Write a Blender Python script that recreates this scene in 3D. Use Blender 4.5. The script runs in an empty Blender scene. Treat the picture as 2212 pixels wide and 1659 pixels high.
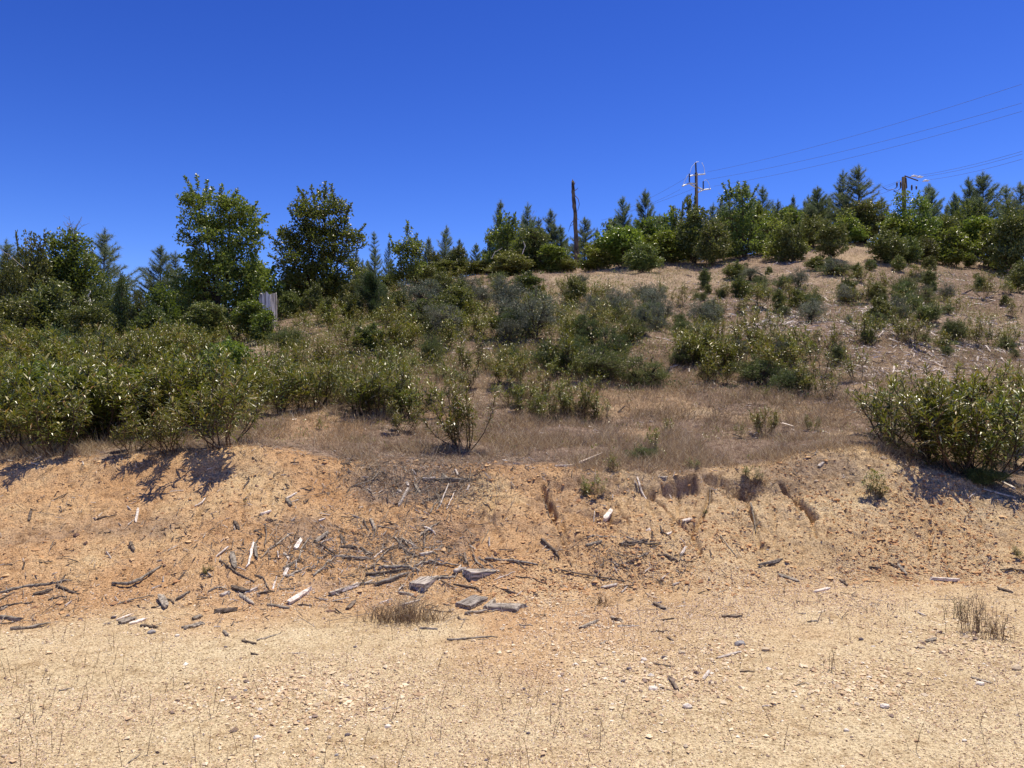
import bpy, math, random
import numpy as np
from mathutils import Vector

# ------------------------------------------------------------------ camera, sky, sun, exposure
scn = bpy.context.scene
F = 1662.0            # focal length in units of a 2212 x 1659 frame
PITCH = math.atan(18.5 / F)
CZ = 1.6
cam = bpy.data.objects.new("camera", bpy.data.cameras.new("camera"))
scn.collection.objects.link(cam)
cam.location = (0, 0, CZ)
cam.rotation_euler = (math.pi / 2 + PITCH, 0, 0)
cam.data.sensor_width = 36.0
cam.data.lens = 36.0 * F / 2212.0
cam.data.clip_start = 0.05
cam.data.clip_end = 4000
scn.camera = cam

SUN_EL, SUN_AZ = math.radians(74), math.radians(50)      # azimuth measured from +Y towards +X
w = bpy.data.worlds.new("World"); scn.world = w
w.use_nodes = True
nt = w.node_tree; nt.nodes.clear()
sky = nt.nodes.new("ShaderNodeTexSky"); sky.sky_type = 'NISHITA'; sky.sun_disc = False
sky.sun_elevation = SUN_EL; sky.sun_rotation = SUN_AZ
sky.altitude = 600; sky.air_density = 1.0; sky.dust_density = 0.0; sky.ozone_density = 4.0
# camera-like rendition of the clear sky: one contrast and gain per channel
sepc = nt.nodes.new("ShaderNodeSeparateColor"); comb = nt.nodes.new("ShaderNodeCombineColor"); nt.links.new(sky.outputs[0], sepc.inputs[0])
for ch, (gam, gain) in enumerate([(2.26, 0.0200), (1.952, 0.02366), (1.606, 0.0556)]):
    mn = nt.nodes.new("ShaderNodeMath"); mn.operation = 'MINIMUM'; mn.inputs[1].default_value = (4.0, 6.0, 8.0)[ch]
    pw = nt.nodes.new("ShaderNodeMath"); pw.operation = 'POWER'; pw.inputs[1].default_value = gam
    ml = nt.nodes.new("ShaderNodeMath"); ml.operation = 'MULTIPLY'; ml.inputs[1].default_value = gain / 0.11 / 2 ** 0.15
    nt.links.new(sepc.outputs[ch], mn.inputs[0]); nt.links.new(mn.outputs[0], pw.inputs[0]); nt.links.new(pw.outputs[0], ml.inputs[0]); nt.links.new(ml.outputs[0], comb.inputs[ch])
bgn = nt.nodes.new("ShaderNodeBackground"); bgn.inputs[1].default_value = 0.11
wo = nt.nodes.new("ShaderNodeOutputWorld")
nt.links.new(comb.outputs[0], bgn.inputs[0]); nt.links.new(bgn.outputs[0], wo.inputs[0])

sd = bpy.data.lights.new("sun", 'SUN'); sd.energy = 5.0; sd.angle = math.radians(0.5); sd.color = (1.0, 0.90, 0.74)
sun = bpy.data.objects.new("sun", sd); scn.collection.objects.link(sun)
S = Vector((math.cos(SUN_EL) * math.sin(SUN_AZ), math.cos(SUN_EL) * math.cos(SUN_AZ), math.sin(SUN_EL)))
sun.rotation_euler = S.to_track_quat('Z', 'Y').to_euler()
sun.location = (20, 20, 40)
scn.view_settings.view_transform = 'Standard'; scn.view_settings.look = 'None'
scn.view_settings.gamma = 1.0; scn.view_settings.exposure = 0.15
scn.cycles.max_bounces = 6; scn.cycles.transparent_max_bounces = 8

# ------------------------------------------------------------------ noise
rs = np.random.RandomState
def _h(ix, iy, seed):
    n = (ix.astype(np.int64) * 374761393 + iy.astype(np.int64) * 668265263 + seed * 974634777) & 0xffffffff
    n = ((n ^ (n >> 13)) * 1274126177) & 0xffffffff
    n = (n ^ (n >> 16)) & 0xffff
    return n / 65535.0
def vnoise(x, y, seed=0):
    x = np.asarray(x, float); y = np.asarray(y, float)
    ix = np.floor(x); iy = np.floor(y); fx = x - ix; fy = y - iy
    fx = fx * fx * (3 - 2 * fx); fy = fy * fy * (3 - 2 * fy)
    a = _h(ix, iy, seed); b = _h(ix + 1, iy, seed); c = _h(ix, iy + 1, seed); d = _h(ix + 1, iy + 1, seed)
    return (a * (1 - fx) + b * fx) * (1 - fy) + (c * (1 - fx) + d * fx) * fy
def fbm(x, y, seed=0, octv=4, gain=0.5):
    s = 0; a = 1; t = 0
    for i in range(octv):
        s = s + a * vnoise(x * 2 ** i + i * 17.3, y * 2 ** i - i * 9.1, seed + i); t += a; a *= gain
    return s / t
def sstep(a, b, x):
    t = np.clip((x - a) / (b - a), 0, 1); return t * t * (3 - 2 * t)

# ------------------------------------------------------------------ the lie of the land
PROF = {   # column of the frame -> foot distance of the bank, then (distance, frame row) of the ground
    -250: (5.5, [(7.9, 1025), (10, 955), (14, 850), (20, 770), (28, 725), (40, 705)]),
    0:    (5.5, [(7.8, 1000), (10, 930), (14, 838), (20, 765), (28, 720), (40, 700)]),
    370:  (5.6, [(7.8, 975), (10, 925), (14, 838), (20, 765), (28, 715), (40, 693)]),
    550:  (5.7, [(7.8, 962), (10, 918), (14, 835), (20, 750), (28, 695), (40, 668)]),
    740:  (5.8, [(8.0, 1000), (10, 922), (14, 820), (20, 730), (28, 660), (36, 640)]),
    1100: (6.0, [(8.0, 1012), (10, 935), (14, 830), (20, 700), (27, 620), (34, 590)]),
    1475: (6.2, [(8.0, 1018), (10, 940), (14, 822), (20, 700), (26, 620), (33, 572)]),
    1650: (6.3, [(8.0, 1012), (10, 935), (14, 815), (20, 690), (27, 600), (34, 545)]),
    1790: (6.4, [(8.1, 975), (10, 918), (14, 810), (20, 680), (28, 575), (36, 518)]),
    1870: (6.5, [(8.1, 968), (10, 918), (14, 812), (20, 680), (28, 578), (36, 520)]),
    2000: (6.5, [(7.9, 1018), (10, 938), (14, 830), (20, 690), (28, 600), (36, 545)]),
    2212: (6.4, [(7.6, 1082), (10, 960), (14, 850), (20, 710), (28, 620), (36, 570)]),
    2500: (6.2, [(7.5, 1110), (10, 985), (14, 865), (20, 730), (28, 640), (36, 590)]),
}
cols = sorted(PROF)
TT = np.linspace(-0.82, 0.84, 200)
YY = np.concatenate([np.linspace(0, 12, 400, endpoint=False), np.linspace(12, 60, 300, endpoint=False), np.linspace(60, 420, 120)])
def col_nodes(c):
    foot, pts = PROF[c]
    n = [(0, 0.0), (foot, 0.0)]
    t0, v0 = pts[0]; zt = CZ + (848 - v0) / F * t0
    n.append((foot + (t0 - foot) * 0.45, zt * 0.38)); n.append((foot + (t0 - foot) * 0.84, zt * 0.76)); n.append((foot + (t0 - foot) * 0.93, zt * 0.93))
    for (yy, v) in pts: n.append((yy, CZ + (848 - v) / F * yy))
    yc, zc = n[-1]
    n += [(yc + 7, zc + 1.0), (yc + 20, zc + 0.8), (yc + 35, zc - 1.0), (yc + 70, zc - 6), (420, -14)]
    return n
tab = np.array([np.interp(YY, [a for a, b in col_nodes(c)], [b for a, b in col_nodes(c)]) for c in cols])
tc = np.array([(c - 1106) / F for c in cols])
HB = np.array([[0.0]])
HB = np.stack([np.interp(TT, tc, tab[:, j]) for j in range(len(YY))], 1)     # [t, y]
FT = np.interp(TT, tc, [PROF[c][0] for c in cols]); TP = np.interp(TT, tc, [PROF[c][1][0][0] for c in cols])
def blur(a, ax, n):
    k = np.hanning(n + 2)[1:-1]; k /= k.sum()
    pad = [(0, 0), (0, 0)]; pad[ax] = (n // 2, n // 2)
    return np.apply_along_axis(lambda r: np.convolve(r, k, 'valid'), ax, np.pad(a, pad, mode='edge'))
HB = blur(blur(HB, 1, 5), 0, 15)
def tcoord(X, Y):
    return np.clip(X / np.maximum(Y, 3.0), -0.82, 0.84)
def hb(X, Y):
    X = np.asarray(X, float); Y = np.asarray(Y, float)
    ti = (tcoord(X, Y) - TT[0]) / (TT[1] - TT[0]); i = np.clip(ti.astype(int), 0, len(TT) - 2); fi = ti - i
    yj = np.interp(np.clip(Y, 0, 419.9), YY, np.arange(len(YY))); j = np.clip(yj.astype(int), 0, len(YY) - 2); fj = yj - j
    return (HB[i, j] * (1 - fi) + HB[i + 1, j] * fi) * (1 - fj) + (HB[i, j + 1] * (1 - fi) + HB[i + 1, j + 1] * fi) * fj
def foot_top(X, Y):
    t = tcoord(X, Y); return np.interp(t, TT, FT), np.interp(t, TT, TP)
def ray(px, py):
    dx = (px - 1106) / F; dz = (829.5 - py) / F
    c, s = math.cos(PITCH), math.sin(PITCH)
    return np.array([dx, c - dz * s, s + dz * c])
RT = np.exp(np.linspace(math.log(1.5), math.log(70), 700))
def pix(px, py):
    """where the line of sight through a frame position meets the ground"""
    d = ray(px, py); P = RT[:, None] * d[None, :]
    g = P[:, 2] + CZ - hb(P[:, 0], P[:, 1])
    k = np.where(g < 0)[0]
    if len(k) == 0 or k[0] == 0:
        k0 = int(np.argmin(g)); return float(P[k0, 0]), float(P[k0, 1])
    k = k[0]; f = g[k - 1] / (g[k - 1] - g[k]); t = RT[k - 1] + f * (RT[k] - RT[k - 1])
    return float(t * d[0]), float(t * d[1])
def proj(X, Y, Z):
    c, s = math.cos(PITCH), math.sin(PITCH)
    zz = Z - CZ; dep = np.maximum(Y * c + zz * s, 0.1)
    return 1106 + F * X / dep, 829.5 - F * (zz * c - Y * s) / dep

# eroded gullies and scarps in the bank
RILLS = []
def rill(pts, w, d):
    RILLS.append(([pix(*p) for p in pts], w, d))
rill([(1688, 1046), (1708, 1060), (1730, 1084), (1756, 1116)], 0.05, 0.30)
rill([(1756, 1116), (1755, 1140), (1764, 1165)], 0.03, 0.06)
rill([(1388, 1050), (1412, 1085), (1440, 1110), (1462, 1130), (1490, 1152), (1508, 1188), (1512, 1200)], 0.035, 0.09)
rill([(1536, 1060), (1528, 1090), (1514, 1120), (1500, 1145)], 0.035, 0.09)
rill([(1172, 1056), (1186, 1085), (1196, 1110)], 0.045, 0.12)
rill([(1330, 1090), (1345, 1115), (1360, 1132)], 0.03, 0.06)
rill([(1600, 1070), (1625, 1110), (1640, 1130)], 0.03, 0.06)
rill([(1290, 1120), (1320, 1128), (1345, 1134)], 0.04, 0.08)
rill([(540, 1050), (520, 1100), (528, 1130)], 0.03, 0.04)
rill([(1075, 1060), (1060, 1110), (1080, 1160)], 0.05, 0.05)
rill([(1240, 1160), (1220, 1190)], 0.04, 0.04)
rr = random.Random(3)
for k in range(26):
    x = rr.uniform(1150, 2180); y = rr.uniform(1055, 1150) + (40 if x > 2000 else 0); L = rr.uniform(30, 80); sl = rr.uniform(-0.1, 0.5)
    rill([(x, y), (x + sl * L * .5 + rr.uniform(-4, 4), y + L * .5), (x + sl * L, y + L)], rr.uniform(.012, .028), rr.uniform(.02, .05))
for k in range(9):
    x = rr.uniform(300, 1100); y = rr.uniform(1040, 1110); L = rr.uniform(30, 90); sl = rr.uniform(-0.4, 0.1)
    rill([(x, y), (x + sl * L * .5, y + L * .5), (x + sl * L, y + L)], rr.uniform(.03, .06), rr.uniform(.01, .03))
SCARPS = []
def scarp(px, py, w, d, L):
    x, y = pix(px, py); SCARPS.append((x, y, w, d, L))
for a in [(1445, 1040, .08, .16, .30), (1480, 1036, .09, .20, .30), (1405, 1052, .035, .12, .2), (1530, 1032, .07, .10, .15), (1545, 1036, .05, .07, .12), (1180, 1068, .05, .09, .2), (1650, 1060, .3, .05, .3),
          (1590, 1052, .16, .09, .3), (1310, 1060, .2, .04, .3), (1230, 1050, .22, .04, .3), (1715, 1048, .05, .06, .2), (1800, 1040, .3, .03, .3),
          (1490, 1140, .06, .07, .2), (1455, 1085, .06, .05, .2), (1065, 1110, .14, .05, .2), (1290, 1112, .14, .06, .2)]: scarp(*a)
for k in range(130):
    x = rr.uniform(1100, 2190); y = rr.uniform(1035, 1170) + (30 if x > 2000 else 0)
    scarp(x, y, rr.uniform(.02, .07), rr.uniform(.015, .04), rr.uniform(.05, .14))
for k in range(40):
    x = rr.uniform(-100, 1100); y = rr.uniform(1060, 1200)
    scarp(x, y, rr.uniform(.03, .12), rr.uniform(.008, .022), rr.uniform(.08, .2))

def h(X, Y):
    X = np.asarray(X, float); Y = np.asarray(Y, float)
    shp = X.shape; X = X.ravel(); Y = Y.ravel()
    z = hb(X, Y)
    ft, tp = foot_top(X, Y)
    s = (Y - ft) / (tp - ft)
    bank = sstep(-0.1, 0.25, s) * (1 - sstep(0.95, 1.25, s))
    right = 0.45 + 0.55 * sstep(-0.6, 1.0, X)
    up = sstep(1.0, 1.4, s)
    near = (1 - sstep(14, 30, Y))
    road = 1 - sstep(-0.1, 0.2, s)
    z = z + (fbm(X * 0.5, Y * 0.5, 5, 2) - .5) * 0.05 * road
    z = z + (fbm(X * 1.3, Y * 1.3, 11, 3) - .5) * 0.22 * bank * right
    # clods and crumbly soil
    n1 = np.abs(fbm(X * 7, Y * 7, 21, 3) - .5) * 2
    z = z + (n1 - .3) * 0.03 * bank * right + (fbm(X * 20, Y * 20, 31, 4, .7) - .5) * 0.07 * bank * (.35 + .65 * right)
    z = z + (fbm(X * 26, Y * 26, 41, 4, .65) - .5) * 0.020 * (1 - bank) * near
    z = z + (fbm(X * 0.45, Y * 0.45, 51, 3) - .5) * 0.55 * sstep(1.3, 2.6, s) * (1 - sstep(120, 200, Y))
    z = z + (fbm(X * 3, Y * 3, 61, 3) - .5) * 0.07 * up * (1 - sstep(30, 60, Y))
    z = z + (fbm(X * .05, Y * .05, 71, 3) - .5) * 6.0 * sstep(60, 160, Y)
    wob = (fbm(X * 18, Y * 18, 81, 4, .7) - .5)
    wob2 = fbm(X * 7, Y * 7, 83, 2) - .5
    for pts, wd, dp in RILLS:
        P = np.array(pts); m = (X > P[:, 0].min() - .3) & (X < P[:, 0].max() + .3) & (Y > P[:, 1].min() - .3) & (Y < P[:, 1].max() + .3)
        if not m.any(): continue
        x = X[m]; y = Y[m]; best = np.full(x.shape, 9.0)
        for a, b in zip(P[:-1], P[1:]):
            ab = b - a; L2 = (ab ** 2).sum() + 1e-9
            t = np.clip(((x - a[0]) * ab[0] + (y - a[1]) * ab[1]) / L2, 0, 1)
            best = np.minimum(best, np.hypot(x - a[0] - t * ab[0], y - a[1] - t * ab[1]))
        best = best + wob2[m] * 0.03
        z[m] -= dp * .7 * (1 - sstep(wd * .35, wd * .95, best))
    for cx, cy, wd, dp, L in SCARPS:
        m = (np.abs(X - cx) < wd * 1.6) & (Y > cy - L - .05) & (Y < cy + .1)
        if not m.any(): continue
        x = X[m] - cx; y = Y[m] - cy + wob2[m] * .12 - 0.25 * x * x / wd
        z[m] -= dp * (1 - sstep(wd * .75, wd * 1.3, np.abs(x) + wob2[m] * .05)) * (1 - sstep(-.03, .03, y)) * (1 - np.clip(-y / L, 0, 1))
    return z.reshape(shp)
def hz(x, y): return float(h(np.array([x]), np.array([y]))[0])

# ------------------------------------------------------------------ mesh helpers
class MB:
    def __init__(s): s.V = []; s.F = {}; s.n = 0
    def add(s, V, *Fs):
        V = np.asarray(V, float).reshape(-1, 3)
        for f in Fs:
            f = np.asarray(f, int)
            s.F.setdefault(f.shape[1], []).append(f + s.n)
        s.V.append(V); s.n += len(V)
    def mesh(s, name, mat, smooth=False):
        me = bpy.data.meshes.new(name)
        V = np.concatenate(s.V); me.vertices.add(len(V)); me.vertices.foreach_set("co", V.ravel())
        li = []; tot = []
        for k, fl in s.F.items():
            f = np.concatenate(fl); li.append(f.ravel()); tot.append(np.full(len(f), k))
        li = np.concatenate(li); tot = np.concatenate(tot); st = np.concatenate([[0], np.cumsum(tot)[:-1]])
        me.loops.add(len(li)); me.loops.foreach_set("vertex_index", li)
        me.polygons.add(len(tot)); me.polygons.foreach_set("loop_start", st); me.polygons.foreach_set("loop_total", tot)
        me.polygons.foreach_set("use_smooth", np.full(len(tot), smooth))
        me.update(calc_edges=True); me.materials.append(mat)
        return me
    def tube(s, P, R, n=6, cap=True):
        P = np.asarray(P, float); m = len(P); R = np.broadcast_to(R, (m,))
        T = np.gradient(P, axis=0); T /= np.linalg.norm(T, axis=1)[:, None] + 1e-9
        ref = np.array([0, 0, 1.0]) if abs(T[:, 2]).mean() < .8 else np.array([1.0, 0, 0])
        A = np.cross(T, ref); A /= np.linalg.norm(A, axis=1)[:, None] + 1e-9; B = np.cross(T, A)
        a = np.arange(n) * 2 * math.pi / n
        ring = P[:, None] + R[:, None, None] * (A[:, None] * np.cos(a)[None, :, None] + B[:, None] * np.sin(a)[None, :, None])
        i = np.arange(m - 1)[:, None] * n; j = np.arange(n)[None]; k = (j + 1) % n
        q = np.stack([i + j, i + k, i + n + k, i + n + j], -1).reshape(-1, 4)
        if cap and n > 2:
            s.add(ring.reshape(-1, 3), q, [list(range(n))[::-1]], [[(m - 1) * n + t for t in range(n)]])
        else: s.add(ring.reshape(-1, 3), q)
    def box(s, c, sx, sy, sz, rot=0, jit=0, rng=None):
        v = np.array([(x, y, z) for x in (-.5, .5) for y in (-.5, .5) for z in (-.5, .5)]) * [sx, sy, sz]
        if jit: v = v + rng.uniform(-jit, jit, v.shape)
        cr, sr = math.cos(rot), math.sin(rot)
        v = np.stack([v[:, 0] * cr - v[:, 1] * sr, v[:, 0] * sr + v[:, 1] * cr, v[:, 2]], 1) + np.array(c)
        s.add(v, [(0, 1, 3, 2), (4, 6, 7, 5), (0, 4, 5, 1), (2, 3, 7, 6), (0, 2, 6, 4), (1, 5, 7, 3)])
def nrm(a): return a / (np.linalg.norm(a, axis=-1, keepdims=True) + 1e-9)
def rdir(r, n):
    v = r.normal(size=(n, 3)); return nrm(v)
def leaves(mb, C, D, L, W, r, fold=0.25):
    """broad leaves: a folded six-vertex blade each"""
    n = len(C); D = nrm(D); Nn = nrm(np.cross(D, rdir(r, n))); B = np.cross(D, Nn)
    L = np.broadcast_to(L, (n,))[:, None]; W = np.broadcast_to(W, (n,))[:, None]
    tip = C + D * L; m1 = C + D * L * .35; m2 = C + D * L * .75
    V = np.stack([C, m1 + B * W * .5 + Nn * W * fold, m2 + B * W * .35 + Nn * W * fold, tip, m2 - B * W * .35 + Nn * W * fold, m1 - B * W * .5 + Nn * W * fold], 1)
    b = np.arange(n)[:, None] * 6
    mb.add(V, b + np.array([0, 1, 2, 3]), b + np.array([0, 3, 4, 5]))
def blades(mb, C, D, L, W, r, bend=0.4):
    """long narrow leaves drooping at the tip"""
    n = len(C); D = nrm(D); side = nrm(np.cross(D, np.array([0, 0, 1.0]) + 0.3 * rdir(r, n)))
    L = np.broadcast_to(L, (n,))[:, None]; W = np.broadcast_to(W, (n,))[:, None]; bend = np.broadcast_to(bend, (n,))[:, None]
    dn = np.array([0, 0, -1.0])
    up = nrm(np.cross(side, D))
    m1 = C + D * L * .35; m2 = C + D * L * .7 + dn * L * bend * .25; tip = C + D * L * .95 + dn * L * bend * .7
    V = np.stack([C, m1 + side * W * .5, m1 - side * W * .5, m2 + side * W * .42, m2 - side * W * .42, tip, m1 - up * W * .2], 1)
    b = np.arange(n)[:, None] * 7
    mb.add(V, b + np.array([0, 1, 6]), b + np.array([0, 6, 2]), b + np.array([1, 3, 6]), b + np.array([6, 4, 2]), b + np.array([6, 3, 4]), b + np.array([3, 5, 4]))
def needles(mb, C, D, L, W, r):
    n = len(C); D = nrm(D); side = nrm(np.cross(D, rdir(r, n)))
    L = np.broadcast_to(L, (n,))[:, None]; W = np.broadcast_to(W, (n,))[:, None]
    V = np.stack([C + side * W * .5, C - side * W * .5, C + D * L], 1)
    mb.add(V, np.arange(n)[:, None] * 3 + np.array([0, 1, 2]))

def tag(o, label=None, cat=None, group=None, kind=None):
    if label: o["label"] = label
    if cat: o["category"] = cat
    if group: o["group"] = group
    if kind: o["kind"] = kind
    return o
def link(name, me, parent=None, loc=None):
    o = bpy.data.objects.new(name, me); scn.collection.objects.link(o)
    if parent is not None: o.parent = parent
    if loc is not None: o.location = loc
    return o
def empty(name, loc, rz=0, sc=(1, 1, 1)):
    o = bpy.data.objects.new(name, None); scn.collection.objects.link(o)
    o.empty_display_size = .2; o.location = loc; o.rotation_euler = (0, 0, rz); o.scale = sc
    return o

# ------------------------------------------------------------------ materials
def newmat(name):
    m = bpy.data.materials.new(name); m.use_nodes = True; t = m.node_tree; t.nodes.clear()
    out = t.nodes.new("ShaderNodeOutputMaterial"); b = t.nodes.new("ShaderNodeBsdfPrincipled")
    t.links.new(b.outputs[0], out.inputs[0]); return m, t, b, out
def ramp(t, stops, interp='LINEAR'):
    r = t.nodes.new("ShaderNodeValToRGB"); cr = r.color_ramp; cr.interpolation = interp
    while len(cr.elements) < len(stops): cr.elements.new(0.5)
    for e, (p, c) in zip(cr.elements, stops): e.position = p; e.color = (*c, 1)
    return r
def leafmat(name, stops, rough=0.45, trans=0.35, tcol=(0.30, 0.42, 0.06), interp='CONSTANT', spec=0.5, vary=True):
    m, t, b, out = newmat(name)
    g = t.nodes.new("ShaderNodeNewGeometry"); r = ramp(t, stops, interp); t.links.new(g.outputs["Random Per Island"], r.inputs[0])
    oi = t.nodes.new("ShaderNodeObjectInfo"); hsv = t.nodes.new("ShaderNodeHueSaturation")
    mr = t.nodes.new("ShaderNodeMapRange"); mr.inputs[3].default_value = 0.62; mr.inputs[4].default_value = 1.28
    mh = t.nodes.new("ShaderNodeMapRange"); mh.inputs[3].default_value = 0.455; mh.inputs[4].default_value = 0.525; ml = t.nodes.new("ShaderNodeMath"); ml.operation = 'FRACT'; mm = t.nodes.new("ShaderNodeMath"); mm.operation = 'MULTIPLY'; mm.inputs[1].default_value = 7.31
    t.links.new(oi.outputs["Random"], mm.inputs[0]); t.links.new(mm.outputs[0], ml.inputs[0]); t.links.new(ml.outputs[0], mh.inputs[0]); t.links.new(mh.outputs[0], hsv.inputs["Hue"])
    t.links.new(oi.outputs["Random"], mr.inputs[0]); t.links.new(mr.outputs[0], hsv.inputs["Value"]); t.links.new(r.outputs[0], hsv.inputs["Color"])
    if not vary:
        for ln_ in list(hsv.inputs['Value'].links) + list(hsv.inputs['Hue'].links): t.links.remove(ln_)
        hsv.inputs['Value'].default_value = 1; hsv.inputs['Hue'].default_value = .5
    t.links.new(hsv.outputs[0], b.inputs["Base Color"]); b.inputs["Roughness"].default_value = rough; b.inputs["Specular IOR Level"].default_value = spec
    if trans > 0:
        tr = t.nodes.new("ShaderNodeBsdfTranslucent"); mx = t.nodes.new("ShaderNodeMixShader"); mx.inputs[0].default_value = trans
        mu = t.nodes.new("ShaderNodeMixRGB"); mu.inputs[0].default_value = .5; mu.inputs[2].default_value = (*tcol, 1)
        t.links.new(hsv.outputs[0], mu.inputs[1]); t.links.new(mu.outputs[0], tr.inputs[0])
        t.links.new(b.outputs[0], mx.inputs[1]); t.links.new(tr.outputs[0], mx.inputs[2]); t.links.new(mx.outputs[0], out.inputs[0])
    return m
def woodmat(name, c1, c2, scale=(60, 60, 6), rough=.8, bump=.4, dark=None):
    m, t, b, out = newmat(name)
    tc_ = t.nodes.new("ShaderNodeTexCoord"); mp = t.nodes.new("ShaderNodeMapping"); mp.inputs["Scale"].default_value = scale
    n = t.nodes.new("ShaderNodeTexNoise"); n.inputs["Scale"].default_value = 1.0; n.inputs["Detail"].default_value = 5
    t.links.new(tc_.outputs["Object"], mp.inputs[0]); t.links.new(mp.outputs[0], n.inputs[0])
    r = ramp(t, [(0.38, c1), (0.60, c2)]); t.links.new(n.outputs[0], r.inputs[0])
    oi = t.nodes.new("ShaderNodeObjectInfo"); hsv = t.nodes.new("ShaderNodeHueSaturation")
    mr = t.nodes.new("ShaderNodeMapRange"); mr.inputs[3].default_value = 0.7; mr.inputs[4].default_value = 1.25
    t.links.new(oi.outputs["Random"], mr.inputs[0]); t.links.new(mr.outputs[0], hsv.inputs["Value"]); t.links.new(r.outputs[0], hsv.inputs["Color"])
    t.links.new(hsv.outputs[0], b.inputs["Base Color"]); b.inputs["Roughness"].default_value = rough; b.inputs["Specular IOR Level"].default_value = .2
    bp = t.nodes.new("ShaderNodeBump"); bp.inputs["Strength"].default_value = bump; bp.inputs["Distance"].default_value = .01
    t.links.new(n.outputs[0], bp.inputs["Height"]); t.links.new(bp.outputs[0], b.inputs["Normal"])
    return m
M = {}
M['narrow'] = leafmat("narrow_leaf", [(0, (.065, .095, .016)), (.24, (.11, .14, .022)), (.46, (.165, .185, .030)), (.62, (.08, .105, .017)), (.76, (.23, .21, .04)), (.86, (.28, .17, .05)), (.915, (.66, .60, .32))], rough=.32, trans=.24, tcol=(.46, .48, .03))
M['oak'] = leafmat("oak_leaf", [(0, (.085, .13, .02)), (.3, (.135, .19, .03)), (.6, (.20, .26, .045)), (.88, (.33, .37, .10))], rough=.33, trans=.36, tcol=(.32, .42, .03), spec=.6)
M['lightoak'] = leafmat("light_oak_leaf", [(0, (.09, .13, .03)), (.3, (.13, .18, .035)), (.6, (.19, .24, .05)), (.88, (.28, .31, .09))], rough=.33, trans=.4, tcol=(.42, .52, .06), spec=.6)
M['ever'] = leafmat("evergreen_leaf", [(0, (.07, .10, .022)), (.35, (.11, .145, .032)), (.65, (.17, .205, .048)), (.9, (.30, .31, .11))], rough=.36, trans=.28, tcol=(.30, .34, .04), spec=.6)
M['grey'] = leafmat("grey_leaf", [(0, (.11, .13, .075)), (.4, (.16, .18, .11)), (.7, (.22, .24, .16)), (.9, (.32, .33, .23))], rough=.45, trans=.2, tcol=(.2, .25, .1))
M['yellow'] = leafmat("yellow_green_leaf", [(0, (.12, .16, .02)), (.3, (.22, .24, .03)), (.6, (.32, .32, .05)), (.85, (.45, .42, .10))], rough=.4, trans=.4, tcol=(.55, .55, .05))
M['pine'] = leafmat("pine_needle", [(0, (.10, .145, .08)), (.4, (.15, .20, .12)), (.7, (.21, .27, .17)), (.9, (.32, .35, .22))], rough=.45, trans=.4, tcol=(.32, .42, .14))
M['youngpine'] = leafmat("young_pine_needle", [(0, (.05, .09, .03)), (.4, (.08, .13, .045)), (.8, (.12, .17, .07))], rough=.5, trans=.25, tcol=(.15, .25, .06))
M['mat'] = leafmat("ground_cover_leaf", [(0, (.07, .10, .028)), (.4, (.11, .145, .04)), (.75, (.16, .185, .055)), (.92, (.26, .24, .09))], rough=.5, trans=.3, tcol=(.2, .3, .05))
M['dry'] = leafmat("dry_grass_blade", vary=False, stops=[(0, (.16, .105, .06)), (.22, (.30, .205, .12)), (.45, (.46, .34, .20)), (.68, (.62, .50, .31)), (.88, (.88, .78, .54))], rough=.7, trans=.3, tcol=(.4, .28, .15))
M['straw'] = leafmat("straw_blade", vary=False, stops=[(0, (.35, .25, .15)), (.4, (.48, .36, .22)), (.8, (.62, .50, .32))], rough=.7, trans=.3, tcol=(.5, .4, .2))
M['weed'] = leafmat("dry_weed_stem", vary=False, stops=[(0, (.16, .10, .06)), (.5, (.24, .15, .09)), (.85, (.33, .24, .14))], rough=.7, trans=.1)
M['bark'] = woodmat("dark_bark", (.035, .026, .02), (.10, .075, .055), (30, 30, 8))
M['stem'] = woodmat("shrub_stem", (.05, .032, .022), (.12, .075, .05), (30, 30, 8), bump=.1)
M['whitewood'] = woodmat("bleached_wood", (.45, .40, .34), (.75, .70, .62), (40, 40, 4))
M['greywood'] = woodmat("weathered_wood", (.15, .125, .095), (.46, .40, .31), (45, 45, 45), bump=.5)
M['palewood'] = woodmat("bleached_splinter", (.50, .43, .35), (.85, .76, .65), (45, 45, 45), bump=.4)
M['darkwood'] = woodmat("dark_dead_wood", (.07, .052, .038), (.24, .19, .14), (45, 45, 45), bump=.5)
M['snag'] = woodmat("charred_trunk", (.03, .024, .02), (.22, .16, .11), (9, 9, 2.5), bump=.6)
M['pole'] = woodmat("pole_wood", (.025, .018, .015), (.06, .042, .034), (9, 9, 2))
def plain(name, c, rough=.5, metal=0):
    m, t, b, out = newmat(name); b.inputs["Base Color"].default_value = (*c, 1); b.inputs["Roughness"].default_value = rough; b.inputs["Metallic"].default_value = metal
    n = t.nodes.new("ShaderNodeTexNoise"); n.inputs["Scale"].default_value = 8; r = ramp(t, [(.3, tuple(x * .85 for x in c)), (.7, c)])
    t.links.new(n.outputs[0], r.inputs[0]); t.links.new(r.outputs[0], b.inputs["Base Color"]); return m
M['insul'] = plain("pale_insulator", (.80, .86, .86), .3)
M['darkinsul'] = plain("dark_insulator", (.06, .05, .06), .4)
M['wire'] = plain("aluminium_wire", (.13, .13, .14), .5)
M['steel'] = plain("galvanised_steel", (.45, .46, .46), .4)
M['stone'] = leafmat("stones", vary=False, stops=[(0, (.62, .46, .28)), (.35, (.76, .60, .38)), (.6, (.55, .38, .22)), (.72, (.82, .68, .46)), (.93, (.30, .22, .17)), (.965, (.85, .78, .64))], rough=.8, trans=0, spec=.2)
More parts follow.
